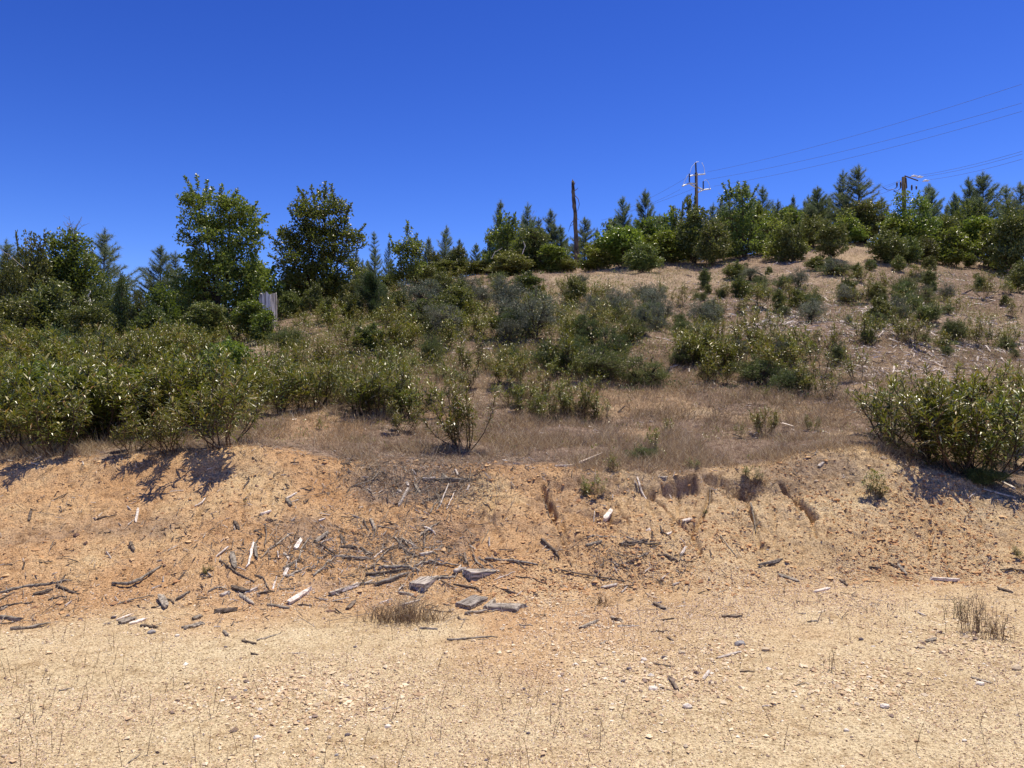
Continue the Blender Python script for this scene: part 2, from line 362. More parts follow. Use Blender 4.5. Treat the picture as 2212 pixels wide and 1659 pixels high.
M['grit'] = leafmat("grit_grains", vary=False, stops=[(0, (.66, .50, .34)), (.3, (.76, .60, .42)), (.55, (.54, .38, .25)), (.70, (.40, .27, .17)), (.78, (.86, .74, .55)), (.94, (.22, .15, .12))], rough=.9, trans=0, spec=.1)
M['clod'] = leafmat("soil_crumbs", vary=False, stops=[(0, (.58, .35, .17)), (.4, (.66, .45, .24)), (.7, (.46, .26, .13)), (.94, (.22, .14, .10))], rough=.9, trans=0, spec=.1)
M['red'] = plain("red_paint", (.55, .10, .06)); M['white'] = plain("white_paint", (.8, .8, .78))

def soilmat():
    m, t, b, out = newmat("soil")
    N = t.nodes; L = t.links
    at = N.new("ShaderNodeVertexColor"); at.layer_name = "zone"; sep = N.new("ShaderNodeSeparateColor"); L.new(at.outputs[0], sep.inputs[0])
    geo = N.new("ShaderNodeNewGeometry")
    def noise(sc, det=4, rgh=.5):
        n = N.new("ShaderNodeTexNoise"); n.inputs["Scale"].default_value = sc; n.inputs["Detail"].default_value = det; n.inputs["Roughness"].default_value = rgh
        L.new(geo.outputs["Position"], n.inputs["Vector"]); return n
    def mix(f, a, c, bt='MIX'):
        x = N.new("ShaderNodeMixRGB"); x.blend_type = bt
        for i, v in ((0, f), (1, a), (2, c)):
            if isinstance(v, (int, float)): x.inputs[i].default_value = v
            elif isinstance(v, tuple): x.inputs[i].default_value = (*v, 1)
            else: L.new(v, x.inputs[i])
        return x.outputs[0]
    n1 = noise(1.3, 5, .6); n2 = noise(9, 5, .65); n3 = noise(70, 4, .7); n4 = noise(190, 2, .6)
    tan = ramp(t, [(.30, (.58, .455, .265)), (.55, (.67, .555, .345)), (.75, (.73, .63, .415))]); L.new(n1.outputs[0], tan.inputs[0])
    org = ramp(t, [(.32, (.50, .30, .145)), (.52, (.585, .385, .205)), (.72, (.65, .49, .275))]); L.new(n1.outputs[0], org.inputs[0])
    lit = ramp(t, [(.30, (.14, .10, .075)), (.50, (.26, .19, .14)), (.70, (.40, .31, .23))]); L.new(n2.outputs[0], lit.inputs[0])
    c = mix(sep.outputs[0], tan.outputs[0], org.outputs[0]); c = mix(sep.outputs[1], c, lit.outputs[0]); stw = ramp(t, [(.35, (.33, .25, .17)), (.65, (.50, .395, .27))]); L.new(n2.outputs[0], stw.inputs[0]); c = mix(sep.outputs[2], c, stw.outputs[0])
    r2 = ramp(t, [(.36, (.42, .36, .31)), (.47, (.92, .90, .88)), (.60, (1.22, 1.22, 1.22))]); L.new(n3.outputs[0], r2.inputs[0]); c = mix(1.0, c, r2.outputs[0], 'MULTIPLY')
    r3 = ramp(t, [(.35, (.70, .64, .58)), (.5, (1, 1, 1))]); L.new(n2.outputs[0], r3.inputs[0]); c = mix(.8, c, r3.outputs[0], 'MULTIPLY')
    vo = N.new("ShaderNodeTexVoronoi"); vo.inputs["Scale"].default_value = 75; L.new(geo.outputs["Position"], vo.inputs["Vector"])
    r4 = ramp(t, [(.0, (.40, .33, .28)), (.17, (.6, .5, .45)), (.24, (1, 1, 1))]); L.new(vo.outputs["Distance"], r4.inputs[0])
    n5 = noise(3, 3, .5); r5 = ramp(t, [(.45, (0, 0, 0)), (.6, (.9, .9, .9))]); L.new(n5.outputs[0], r5.inputs[0])
    c = mix(r5.outputs[0], c, mix(1.0, c, r4.outputs[0], 'MULTIPLY'))
    L.new(c, b.inputs["Base Color"]); b.inputs["Roughness"].default_value = .95; b.inputs["Specular IOR Level"].default_value = .1
    b1 = N.new("ShaderNodeBump"); b1.inputs["Strength"].default_value = .8; b1.inputs["Distance"].default_value = .012; L.new(n3.outputs[0], b1.inputs["Height"])
    b2 = N.new("ShaderNodeBump"); b2.inputs["Strength"].default_value = .6; b2.inputs["Distance"].default_value = .005; L.new(n4.outputs[0], b2.inputs["Height"]); L.new(b1.outputs[0], b2.inputs["Normal"])
    v2 = N.new("ShaderNodeTexVoronoi"); v2.inputs["Scale"].default_value = 110; L.new(geo.outputs["Position"], v2.inputs["Vector"])
    b3 = N.new("ShaderNodeBump"); b3.invert = True; b3.inputs["Strength"].default_value = .9; b3.inputs["Distance"].default_value = .006; L.new(v2.outputs["Distance"], b3.inputs["Height"]); L.new(b2.outputs[0], b3.inputs["Normal"])
    L.new(b3.outputs[0], b.inputs["Normal"])
    return m
M['soil'] = soilmat()

# ------------------------------------------------------------------ ground sheet
u_in = np.linspace(-0.74, 0.76, 1060)
s_out = np.linspace(0, 1, 26)[1:] ** 2.2
uu = np.concatenate([(-0.74 - s_out * 3)[::-1], u_in, 0.76 + s_out * 3])
ex = np.concatenate([(-s_out * 500)[::-1], np.zeros(len(u_in)), s_out * 500])
yr = np.concatenate([-np.linspace(0, 1, 14)[:0:-1] ** 2 * 300, np.linspace(0, 2.6, 24, endpoint=False), np.linspace(2.6, 5.6, 230, endpoint=False), np.linspace(5.6, 9.0, 300, endpoint=False),
                     9.0 * (40 / 9.0) ** np.linspace(0, 1, 230, endpoint=False), 40 * (1400 / 40.0) ** np.linspace(0, 1, 60)])
gy = np.maximum(yr, 2.6)
GX = uu[None, :] * gy[:, None] + ex[None, :]; GY = np.repeat(yr[:, None], len(uu), 1)
GZ = h(GX, np.minimum(GY, 2000))
mb = MB(); ny, nx = GX.shape
i = np.arange(ny - 1)[:, None] * nx + np.arange(nx - 1)[None, :]
mb.add(np.stack([GX, GY, GZ], -1), np.stack([i, i + 1, i + nx + 1, i + nx], -1).reshape(-1, 4))
gm = mb.mesh("ground", M['soil'], True)
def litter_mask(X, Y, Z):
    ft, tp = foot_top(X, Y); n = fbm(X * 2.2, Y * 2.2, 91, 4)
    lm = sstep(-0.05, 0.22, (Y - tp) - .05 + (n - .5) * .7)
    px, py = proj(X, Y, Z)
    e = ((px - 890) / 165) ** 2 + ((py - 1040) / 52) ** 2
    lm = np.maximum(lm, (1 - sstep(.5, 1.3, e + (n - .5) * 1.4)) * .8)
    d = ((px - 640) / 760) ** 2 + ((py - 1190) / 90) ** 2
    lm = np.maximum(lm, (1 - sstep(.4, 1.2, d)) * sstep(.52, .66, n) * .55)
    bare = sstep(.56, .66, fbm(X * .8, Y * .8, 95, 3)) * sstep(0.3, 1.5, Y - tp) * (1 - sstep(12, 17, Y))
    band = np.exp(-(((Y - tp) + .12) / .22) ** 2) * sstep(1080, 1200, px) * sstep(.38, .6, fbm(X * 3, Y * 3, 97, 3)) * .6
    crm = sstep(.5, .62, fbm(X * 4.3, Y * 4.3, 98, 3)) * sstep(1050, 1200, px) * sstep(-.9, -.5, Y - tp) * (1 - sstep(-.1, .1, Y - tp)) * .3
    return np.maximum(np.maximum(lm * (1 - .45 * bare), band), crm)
def inell_(px, py, cx, cy, rx, ry): return np.exp(-((px - cx) / rx) ** 2 - ((py - cy) / ry) ** 2)
ftg, tpg = foot_top(GX, GY)
sg = (GY - ftg) / (tpg - ftg)
pxg, pyg = proj(GX, GY, GZ)
zlo = -.45 - .95 * sstep(600, 1300, pxg)
zr = sstep(0, 1, (sg - zlo) / (.18 - zlo) + (fbm(GX * 1.5, GY * 1.5, 99, 3) - .5) * .9)
zr = zr * (1 - .60 * sstep(1000, 1700, pxg))
straw = sstep(11, 14, GY) * (sstep(.50, .64, fbm(GX * .45, GY * .45, 211, 4)) * .75 + .8 * inell_(pxg, pyg, 1430, 595, 170, 22) + .7 * inell_(pxg, pyg, 1880, 555, 170, 30) + .7 * inell_(pxg, pyg, 2190, 700, 60, 40))
straw = np.clip(straw - .8 * inell_(pxg, pyg, 1850, 720, 260, 70), 0, 1)
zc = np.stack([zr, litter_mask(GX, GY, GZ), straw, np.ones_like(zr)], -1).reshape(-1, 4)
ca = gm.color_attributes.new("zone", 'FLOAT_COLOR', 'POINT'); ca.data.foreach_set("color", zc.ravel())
tag(link("ground", gm), kind="structure", label="tan gravel roadside and orange cut bank rising to a dry brown hillside")

# ------------------------------------------------------------------ loose stones, soil crumbs, litter, dry grass (uncountable)
def rocks(mb, C, S_, r, flat=.55):
    n = len(C)
    base = np.array([(1, 0, 0), (-1, 0, 0), (0, 1, 0), (0, -1, 0), (0, 0, 1), (0, 0, -1)], float)
    V = base[None] * S_[:, None, None] * r.uniform(.5, 1.2, (n, 6, 1)) + r.normal(0, .22, (n, 6, 3)) * S_[:, None, None]
    V[:, :, 2] *= flat
    a = r.uniform(0, 6.3, n); c, s = np.cos(a)[:, None], np.sin(a)[:, None]
    X = V[:, :, 0] * c - V[:, :, 1] * s; Y = V[:, :, 0] * s + V[:, :, 1] * c
    V = np.stack([X, Y, V[:, :, 2]], -1) + C[:, None]
    f = np.array([(0, 2, 4), (2, 1, 4), (1, 3, 4), (3, 0, 4), (2, 0, 5), (1, 2, 5), (3, 1, 5), (0, 3, 5)])
    mb.add(V, (np.arange(n)[:, None, None] * 6 + f[None]).reshape(-1, 3))
def scatter(r, n, y0, y1, u0=-.74, u1=.76, p=1.0):
    """density falling off with distance"""
    Y = y0 * (y1 / y0) ** (r.uniform(size=n) ** p); X = r.uniform(u0, u1, n) * Y; return X, Y
r = rs(1)
X, Y = scatter(r, 110000, 2.6, 7.5)
ft, tp = foot_top(X, Y); Z = h(X, Y); px, py = proj(X, Y, Z)
pilesG = np.zeros(len(X))
for (cx, cy, rx, ry) in [(1290, 1400, 110, 40), (1330, 1450, 120, 35), (1560, 1395, 90, 30), (2080, 1390, 140, 60), (1170, 1300, 90, 40), (1230, 1345, 70, 35), (1430, 1470, 170, 50), (1850, 1480, 180, 60), (620, 1500, 250, 60)]:
    pilesG = np.maximum(pilesG, np.exp(-((px - cx) / rx) ** 2 - ((py - cy) / ry) ** 2))
dens = .10 + .30 * sstep(.48, .65, fbm(X * 1.1, Y * 1.1, 121, 3)) + pilesG * 1.0
k = (Y < ft + .3) & (r.uniform(size=len(X)) < dens)
X, Y, Z, pg = X[k], Y[k], Z[k], pilesG[k]
S_ = np.exp(r.normal(math.log(.0048), .48, len(X))) * (1 + .9 * pg * r.uniform(size=len(X)))
S_ = np.clip(S_, .0025, .024)
mb = MB(); rocks(mb, np.stack([X, Y, Z + S_ * .25], 1), S_, r)
tag(link("gravel", mb.mesh("gravel", M['stone'])), "pale tan and cream gravel strewn over the roadside", "gravel", kind="stuff")
X, Y = scatter(r, 190000, 2.6, 7.2); ft, tp = foot_top(X, Y)
k = (Y < ft + .3) & (r.uniform(size=len(X)) < .12 + .88 * sstep(.40, .62, fbm(X * .9, Y * 1.3, 125, 4))); X, Y = X[k], Y[k]
S_ = np.clip(np.exp(r.normal(math.log(.0036), .35, len(X))) * (Y / 4.2), .0022, .010)
mb = MB(); rocks(mb, np.stack([X, Y, h(X, Y) + S_ * .2], 1), S_, r, .85)
tag(link("grit", mb.mesh("grit", M['grit'])), "fine tan and brown grit covering the whole roadside", "grit", kind="stuff")
X, Y = scatter(r, 100000, 5.2, 9.3)
ft, tp = foot_top(X, Y); s = (Y - ft) / (tp - ft)
dens = (.25 + .75 * sstep(.4, .65, fbm(X * 1.7, Y * 1.7, 131, 3))) * sstep(-.15, .1, s) * (1 - sstep(1.0, 1.15, s)) * (.2 + .8 * sstep(-1.5, 1, X))
k = r.uniform(size=len(X)) < dens; X, Y = X[k], Y[k]
S_ = np.clip(np.exp(r.normal(math.log(.0085), .5, len(X))), .004, .035)
mb = MB(); rocks(mb, np.stack([X, Y, h(X, Y) + S_ * .15], 1), S_, r)
tag(link("soil_crumbs", mb.mesh("soil_crumbs", M['clod'])), "orange soil crumbs and small clods lying on the cut bank", "soil crumbs", kind="stuff")

def flakes(mb, X, Y, L, W, r, lift=.006, tilt=.25):
    """thin splinters and bark flakes lying on the ground"""
    n = len(X); a = r.uniform(0, 6.283, n); e = .03
    e = .12; zx = (h(X + e, Y) - h(X - e, Y)) / (2 * e); zy = (h(X, Y + e) - h(X, Y - e)) / (2 * e); zx = np.clip(zx, -.7, .7); zy = np.clip(zy, -.5, .7)
    D = np.stack([np.cos(a), np.sin(a), np.cos(a) * zx + np.sin(a) * zy + r.normal(0, tilt, n)], 1); D = nrm(D)
    Nn = nrm(np.stack([-zx, -zy, np.ones(n)], 1) + r.normal(0, .35, (n, 3))); B = nrm(np.cross(Nn, D)); Nn = np.cross(D, B)
    C = np.stack([X, Y, h(X, Y) + lift + np.abs(D[:, 2]) * L * .25], 1)
    L = L[:, None]; W = W[:, None]; T = W * .35
    V = np.stack([C - D * L * .5 + B * W * .3, C - D * L * .5 - B * W * .4, C + D * L * .5 - B * W * .15, C + D * L * .42 + B * W * .4,
                  C - D * L * .42 + Nn * T, C + D * L * .4 + Nn * T], 1)
    f4 = np.array([(0, 1, 2, 3)]); f3 = np.array([(0, 4, 1), (2, 5, 3)]); g4 = np.array([(1, 4, 5, 2), (0, 3, 5, 4)])
    b = np.arange(n)[:, None, None] * 6
    mb.add(V, (b + f4).reshape(-1, 4), (b + g4).reshape(-1, 4)); mb.F.setdefault(3, []).append(((b + f3).reshape(-1, 3)) + mb.n - len(V) * 6)
def inell(px, py, cx, cy, rx, ry): return np.exp(-((px - cx) / rx) ** 2 - ((py - cy) / ry) ** 2)
# twigs and bark on the bank
X, Y = scatter(r, 120000, 5.2, 9.6)
Z = h(X, Y); px, py = proj(X, Y, Z); ft, tp = foot_top(X, Y)
d = 1.0 * inell(px, py, 890, 1050, 150, 55) + .55 * inell(px, py, 660, 1190, 210, 70) + .6 * inell(px, py, 860, 1210, 190, 70) + .3 * inell(px, py, 1370, 1220, 160, 60) \
    + .16 * inell(px, py, 280, 1120, 300, 45) + .3 * inell(px, py, 620, 1060, 180, 60) + .2 * inell(px, py, 100, 1270, 180, 50) + .4 * inell(px, py, 1000, 1010, 260, 25) + .35 * inell(px, py, 1290, 1070, 100, 40) \
    + .06 * sstep(.5, .65, fbm(X * 1.5, Y * 1.5, 141, 3)) + .25 * np.exp(-((Y - tp) / .35) ** 2) + .35 * inell(px, py, 1600, 1050, 80, 25)
k = r.uniform(size=len(X)) < d * .6; X, Y = X[k], Y[k]
L = np.exp(r.normal(math.log(.024), .6, len(X))).clip(.01, .15); W = np.minimum(L * r.uniform(.08, .3, len(X)), .02).clip(.003)
m = r.uniform(size=len(X)) < .28
for nm, mk, sel, lb in (("dark_twig_litter", 'darkwood', ~m, "dark brown twigs, bark flakes and small litter strewn over the bank"), ("pale_splinter_litter", 'palewood', m, "pale grey wood splinters and small chips strewn over the bank")):
    mb = MB(); flakes(mb, X[sel], Y[sel], L[sel], W[sel], r); tag(link(nm, mb.mesh(nm, M[mk])), lb, "wood litter", kind="stuff")
X, Y = scatter(r, 80000, 5.3, 9.2)
Z = h(X, Y); px, py = proj(X, Y, Z)
d = 1.1 * inell(px, py, 950, 1055, 95, 42) + .6 * inell(px, py, 830, 1035, 120, 35) + .22 * inell(px, py, 660, 1180, 150, 50) + .3 * inell(px, py, 870, 1180, 150, 60) + .25 * inell(px, py, 1360, 1210, 110, 40) + .1 * inell(px, py, 60, 1290, 90, 40) + .015
k = r.uniform(size=len(X)) < d * .65; X, Y = X[k], Y[k]
L = np.exp(r.normal(math.log(.12), .5, len(X))).clip(.04, .38); W = r.uniform(.003, .008, len(X)); m = r.uniform(size=len(X)) < .65
for nm, mk, sel, lb in (("grey_twig_tangle", 'greywood', m, "fine grey twigs tangled in heaps on the bank"), ("dark_twig_tangle", 'darkwood', ~m, "fine dark brown twigs tangled in heaps on the bank")):
    mb = MB(); flakes(mb, X[sel], Y[sel], L[sel], W[sel], r, lift=.012, tilt=.3); tag(link(nm, mb.mesh(nm, M[mk])), lb, "twigs", kind="stuff")
# chips on the hillside
X, Y = scatter(r, 200000, 9.5, 36)
Z = h(X, Y); px, py = proj(X, Y, Z)
d = 1.2 * inell(px, py, 1640, 700, 100, 35) + 1.3 * inell(px, py, 1880, 715, 120, 55) + 1.1 * inell(px, py, 2110, 745, 130, 45) + .8 * inell(px, py, 2000, 790, 150, 35) + .5 * inell(px, py, 1900, 800, 120, 40) + .3 * inell(px, py, 1900, 640, 260, 40) + .25 * inell(px, py, 1500, 660, 200, 60) + .35 * inell(px, py, 2160, 860, 60, 60) + .05
k = r.uniform(size=len(X)) < d * .6 * (.3 + 1.2 * sstep(.4, .6, fbm(X * 1.4, Y * 1.4, 143, 3))); X, Y = X[k], Y[k]
L = np.exp(r.normal(math.log(.07), .5, len(X))).clip(.03, .3) * np.clip(Y / 15, .6, 1.4); W = L * r.uniform(.1, .28, len(X))
m = r.uniform(size=len(X)) < .55
for nm, mk, sel, lb in (("dark_hillside_bark", 'darkwood', ~m, "dark bark and dead twigs strewn over the upper hillside"), ("pale_hillside_chips", 'palewood', m, "pale bleached wood chips strewn over the right hillside")):
    mb = MB(); flakes(mb, X[sel], Y[sel], L[sel], W[sel], r, lift=.01); tag(link(nm, mb.mesh(nm, M[mk])), lb, "wood litter", kind="stuff")

def tufts(mb, X, Y, hh, W, r, lean=.45):
    n = len(X); D = np.stack([r.normal(0, lean, n), r.normal(0, lean, n), np.ones(n)], 1)
    needles(mb, np.stack([X, Y, h(X, Y) - .005], 1), D, hh, W, r)
# dry grass above the bank
X, Y = scatter(r, 520000, 7.6, 17)
Z = hb(X, Y); ft, tp = foot_top(X, Y); px, py = proj(X, Y, Z)
cl = fbm(X * 2.4, Y * 2.4, 151, 3)
g = sstep(-.22, .12, Y - tp + (fbm(X * 3, Y * 3, 153, 3) - .5) * .5) * (.50 + .5 * sstep(.42, .6, cl)) * (1 - .5 * sstep(.57, .67, fbm(X * .8, Y * .8, 95, 3)))
g = np.maximum(g, .35 * inell(px, py, 890, 1035, 150, 35))
k = r.uniform(size=len(X)) < g * .75
X, Y, cl = X[k], Y[k], cl[k]
hh = (.07 + .13 * sstep(.4, .7, cl)) * r.uniform(.5, 1.3, len(X)) * (1 + .2 * (Y - 8) / 6) * np.clip(.55 + (Y - foot_top(X, Y)[1]) * 1.2, .4, 1)
mb = MB(); tufts(mb, X, Y, hh * .9, .0036 * (Y / 8), r, .95)
tag(link("dry_grass", mb.mesh("dry_grass", M['dry'])), "reddish brown dry grass carpet above the lip of the bank", "grass", kind="stuff")
X, Y = scatter(r, 170000, 12, 46)
Z = hb(X, Y); cl = fbm(X * .8, Y * .8, 161, 3); px, py = proj(X, Y, Z)
g = .12 + .6 * sstep(.45, .62, cl) + .5 * inell(px, py, 1420, 600, 160, 30) + .5 * inell(px, py, 1900, 550, 160, 40)
k = r.uniform(size=len(X)) < g; X, Y = X[k], Y[k]
mb = MB(); tufts(mb, X, Y, r.uniform(.08, .26, len(X)), .0045 * (Y / 14), r, .5)
tag(link("straw_grass", mb.mesh("straw_grass", M['straw'])), "pale straw grass covering the upper hillside", "grass", kind="stuff")
# tall straw stalks
X, Y = scatter(r, 4500, 8.2, 22); mb = MB()
tufts(mb, X, Y, r.uniform(.12, .42, len(X)), .0042 * (Y / 9), r, .45)
tag(link("straw_stalks", mb.mesh("straw_stalks", M['straw'])), "long thin straw stalks leaning among the shrubs", "grass stalks", kind="stuff")
# thin weeds on the roadside
def weeds(n, r, fn, hs=(.04, .16)):
    X, Y = scatter(r, n, 2.7, 7.6); px, py = proj(X, Y, hb(X, Y)); k = r.uniform(size=n) < fn(px, py, X, Y); X, Y = X[k], Y[k]; mb = MB()
    for x, y, z in zip(X, Y, h(X, Y)):
        H = r.uniform(*hs); lx, ly = r.normal(0, .22, 2) * H
        P = np.array([(x, y, z - .004), (x + lx * .4, y + ly * .4, z + H * .5), (x + lx, y + ly, z + H)])
        mb.tube(P, np.array([.0016, .0012, .0006]), 3, False)
        nb = r.randint(2, 8); t = r.uniform(.25, 1, nb)[:, None]; C = P[0] + (P[2] - P[0]) * t
        needles(mb, C, rdir(r, nb) * .8 + [0, 0, .9], r.uniform(.01, .04, nb), .0022, r)
    return mb
mb = weeds(900, r, lambda px, py, X, Y: .22 + .5 * sstep(.5, .65, fbm(X, Y, 171, 3)) + .4 * inell(px, py, 1900, 1270, 300, 60))
tag(link("dry_weeds", mb.mesh("dry_weeds", M['weed'])), "thin leafless dry weeds standing all over the tan roadside", "weeds", kind="stuff")

# ------------------------------------------------------------------ plants
def narrow_shrub(seed, nst=8, H=1.0, spread=.35, dense=1.0):
    r = rs(seed); wood = MB(); fo = MB()
    for k in range(nst):
        a = r.uniform(0, 6.283); sp = spread * r.uniform(.2, 1.25); hh = H * r.uniform(.42, 1.05) * (1 - .15 * (sp / spread))
        b = np.array([math.cos(a), math.sin(a), 0]) * r.uniform(0, .16) + np.array([r.normal(0, .05), r.normal(0, .05), 0])
        tipv = np.array([math.cos(a) * sp + r.normal(0, .07), math.sin(a) * sp + r.normal(0, .07), hh])
        t = np.linspace(0, 1, 7)[:, None]
        P = b + (tipv - b) * t + np.array([math.cos(a), math.sin(a), 0]) * (np.sin(t * math.pi) * .16 * r.uniform(-.2, 1.0)) + np.cumsum(r.normal(0, .014, (7, 3)), 0) * [1, 1, .3]
        wood.tube(P, np.linspace(.0085, .003, 7), 5, False)
        paths = [(P, .22)]
        for q in range(r.randint(2, 5)):
            tt = r.uniform(.25, .8); i = tt * 6; i0 = int(i); p0 = P[i0] + (P[min(i0 + 1, 6)] - P[i0]) * (i - i0)
            a2 = r.uniform(0, 6.283); l2 = r.uniform(.14, .32) * H
            p2 = p0 + np.array([math.cos(a2) * .5, math.sin(a2) * .5, .85]) * l2
            Q = p0 + (p2 - p0) * np.linspace(0, 1, 5)[:, None] + np.array([math.cos(a2), math.sin(a2), 0]) * (np.sin(np.linspace(0, 1, 5) * math.pi) * .03)[:, None]
            wood.tube(Q, np.linspace(.005, .0022, 5), 4, False); paths.append((Q, .25))
        for Q, t0 in paths:
            ln = np.linalg.norm(Q[-1] - Q[0]); n = int(ln * (1 - t0) * 54 * dense) + 11
            tt = t0 + (1 - t0) * np.sort(r.uniform(size=n) ** .75); tt[-7:] = r.uniform(.95, 1, 7)
            x = tt * (len(Q) - 1); i0 = np.minimum(x.astype(int), len(Q) - 2); C = Q[i0] + (Q[i0 + 1] - Q[i0]) * (x - i0)[:, None]
            ax = nrm(Q[i0 + 1] - Q[i0]); ph = np.arange(n) * 2.4 + r.uniform(0, 6)
            rad = np.stack([np.cos(ph), np.sin(ph), np.zeros(n)], 1)
            ang = np.radians(82 - 52 * ((tt - t0) / (1 - t0)) ** 2 + r.normal(0, 12, n))[:, None]
            D = ax * np.cos(ang) + rad * np.sin(ang)
            Ls = r.uniform(.09, .175, n) * (1 - .25 * (tt > .95)); blades(fo, C, D, Ls, Ls * r.uniform(.10, .155, n), r, r.uniform(0, .7, n))
    return wood.mesh("stems", M['stem'], True), fo.mesh("foliage", M['narrow'])

def crown_tree(seed, lobes, stems, leafmat_, ncl=150, per=45, clr=.26, LL=.10, LW=.06, depth=.9, shoots=(), trunk_r=.06, barkmat='bark', inner=.35, tw=.014):
    """lobes: (x, z, rx, rz); stems: tip points (x, z) of the main trunks"""
    r = rs(seed); wood = MB(); fo = MB(); nodes = []
    zmax = max(l[1] + l[3] for l in lobes)
    for (sx, sz) in stems:
        n = 10; t = np.linspace(0, 1, n)[:, None]; tip = np.array([sx, r.uniform(-.3, .3) * abs(zmax) * .15, sz])
        b = np.array([r.uniform(-1, 1) * trunk_r * 2.2, r.uniform(-1, 1) * trunk_r * 2, -.15])
        P = b + (tip - b) * np.concatenate([t ** 1.5, t ** 1.5, t], 1) + np.cumsum(r.normal(0, .018, (n, 3)), 0) * [1, 1, .2]
        wood.tube(P, trunk_r * (1 - .85 * t[:, 0]), 7, False); nodes.append(P)
    ND = np.concatenate(nodes)
    ar = np.array([l[2] * l[3] for l in lobes]); pr = ar / ar.sum()
    idx = r.choice(len(lobes), ncl, p=pr); LB = np.array(lobes, float)[idx]
    d = rdir(r, ncl); rad = (inner + (1 - inner) * r.uniform(size=ncl) ** .5)[:, None]
    C = np.stack([LB[:, 0], np.zeros(ncl), LB[:, 1]], 1) + d * rad * np.stack([LB[:, 2], np.minimum(LB[:, 2], LB[:, 2] * .5 + .5) * depth, LB[:, 3]], 1)
    C[:, 1] += r.normal(0, .2 * LB[:, 2].mean(), ncl)
    C[:, 2] = np.maximum(C[:, 2], .06)
    for c in C:
        dd = np.linalg.norm(ND - c, axis=1) + 1.5 * np.maximum(ND[:, 2] - c[2] + .15, 0); j = int(np.argmin(dd)); a = ND[j]
        t = np.linspace(0, 1, 5)[:, None]; P = a + (c - a) * t + np.array([0, 0, 1]) * np.sin(t * math.pi) * .06 * r.uniform(-.5, 1) * np.linalg.norm(c - a) + np.cumsum(r.normal(0, .012, (5, 3)), 0)
        wood.tube(P, np.linspace(tw, tw * .25, 5), 4, False)
    n = ncl * per; cc = np.repeat(C, per, 0); cr = np.repeat(r.uniform(.6, 1.25, ncl) * clr, per)[:, None]
    d = rdir(r, n); pos = cc + d * cr * (r.uniform(size=(n, 1)) ** .45) * [1, 1, .75]
    pos[:, 2] = np.maximum(pos[:, 2], .03)
    Ls = r.uniform(.6, 1.15, n) * LL
    leaves(fo, pos, d * .7 + rdir(r, n) + [0, 0, .15], Ls, Ls * LW / LL, r)
    for (x0, z0, x1, z1) in shoots:
        y0 = r.uniform(-.2, .2); m = int(math.hypot(x1 - x0, z1 - z0) / .035) + 4
        t = np.linspace(0, 1, m); P = np.stack([x0 + (x1 - x0) * t, y0 + t * r.uniform(-.1, .1), z0 + (z1 - z0) * t], 1)
        wood.tube(P[:: max(1, m // 5)], np.linspace(.012, .004, len(P[:: max(1, m // 5)])), 4, False)
        pp = np.repeat(P, 3, 0); pp = pp + r.normal(0, .015, pp.shape); D = rdir(r, len(pp)) + nrm(P[-1] - P[0]) * .7
        Ls = r.uniform(.7, 1.1, len(pp)) * LL; leaves(fo, pp, D, Ls, Ls * LW / LL, r)
    return wood.mesh("trunk", M[barkmat], True), fo.mesh("crown", M[leafmat_])

def pine(seed, H=4.0, wid=.30, dens=1.0, mat='pine', needle=.17, low=.08, gap=.30, nw=.009):
    r = rs(seed); wood = MB(); fo = MB()
    n = 12; t = np.linspace(0, 1, n)[:, None]
    P = np.concatenate([np.cumsum(r.normal(0, .012, (n, 2)), 0), t * H], 1); P[:, :2] -= P[0, :2]
    wood.tube(P, H * .013 * (1 - .88 * t[:, 0]), 7, False)
    C = []; D = []
    z = H * low
    while z < H * .93:
        f = z / H; bl = wid * H * 1.05 * (1 - f) ** .95 * (.55 + .45 * min(1, f * 4)); nb = r.randint(4, 8)
        tx = np.interp(z, P[:, 2], P[:, 0]); ty = np.interp(z, P[:, 2], P[:, 1])
        for k in range(nb):
            a = r.uniform(0, 6.283); L = bl * r.uniform(.45, 1.15) + .04; up = .45 + .6 * f + r.normal(0, .1)
            m = 6; tt = np.linspace(0, 1, m)[:, None]; dv = np.array([math.cos(a), math.sin(a), 0])
            Q = np.array([tx, ty, z]) + dv * L * tt + np.array([0, 0, 1]) * (tt * up * L * .6 + tt ** 2 * L * .35)
            wood.tube(Q, np.linspace(.012, .004, m) * (H / 4) * (.5 + .5 * (1 - f)), 4, False)
            nt_ = max(3, int(L / .11)); ts = np.linspace(.35, 1, nt_)
            for s_ in ts:
                x = s_ * (m - 1); i0 = min(int(x), m - 2); c = Q[i0] + (Q[i0 + 1] - Q[i0]) * (x - i0); dd = nrm(Q[i0 + 1] - Q[i0]) + [0, 0, .25]
                C.append(c); D.append(dd)
                if s_ < .95 and L > .35 and r.uniform() < .75:
                    sd_ = np.cross(dv, [0, 0, 1]) * (1 if r.uniform() < .5 else -1); l2 = L * .3 * r.uniform(.5, 1.1) * (1.1 - s_ * .6)
                    e = c + (sd_ * .8 + dv * .5 + np.array([0, 0, .4])) * l2
                    wood.tube(np.array([c, e]), np.array([.005, .003]), 3, False); C.append(e); D.append(e - c + [0, 0, .03])
        z += gap * r.uniform(.75, 1.25) * (1.05 - .45 * f)
    top = P[-1]
    for q in range(4): C.append(top - [0, 0, .07 * q]); D.append(np.array([0, 0, 1.0]))
    C = np.array(C); D = nrm(np.array(D)); per = int(34 * dens); n = len(C) * per
    cc = np.repeat(C, per, 0); dd = np.repeat(D, per, 0)
    dirn = nrm(dd * .85 + rdir(r, n)); cc = cc - dd * r.uniform(0, .12, (n, 1))
    needles(fo, cc, dirn, needle * r.uniform(.6, 1.1, n), nw, r)
    return wood.mesh("trunk", M['bark'], True), fo.mesh("crown", M[mat])

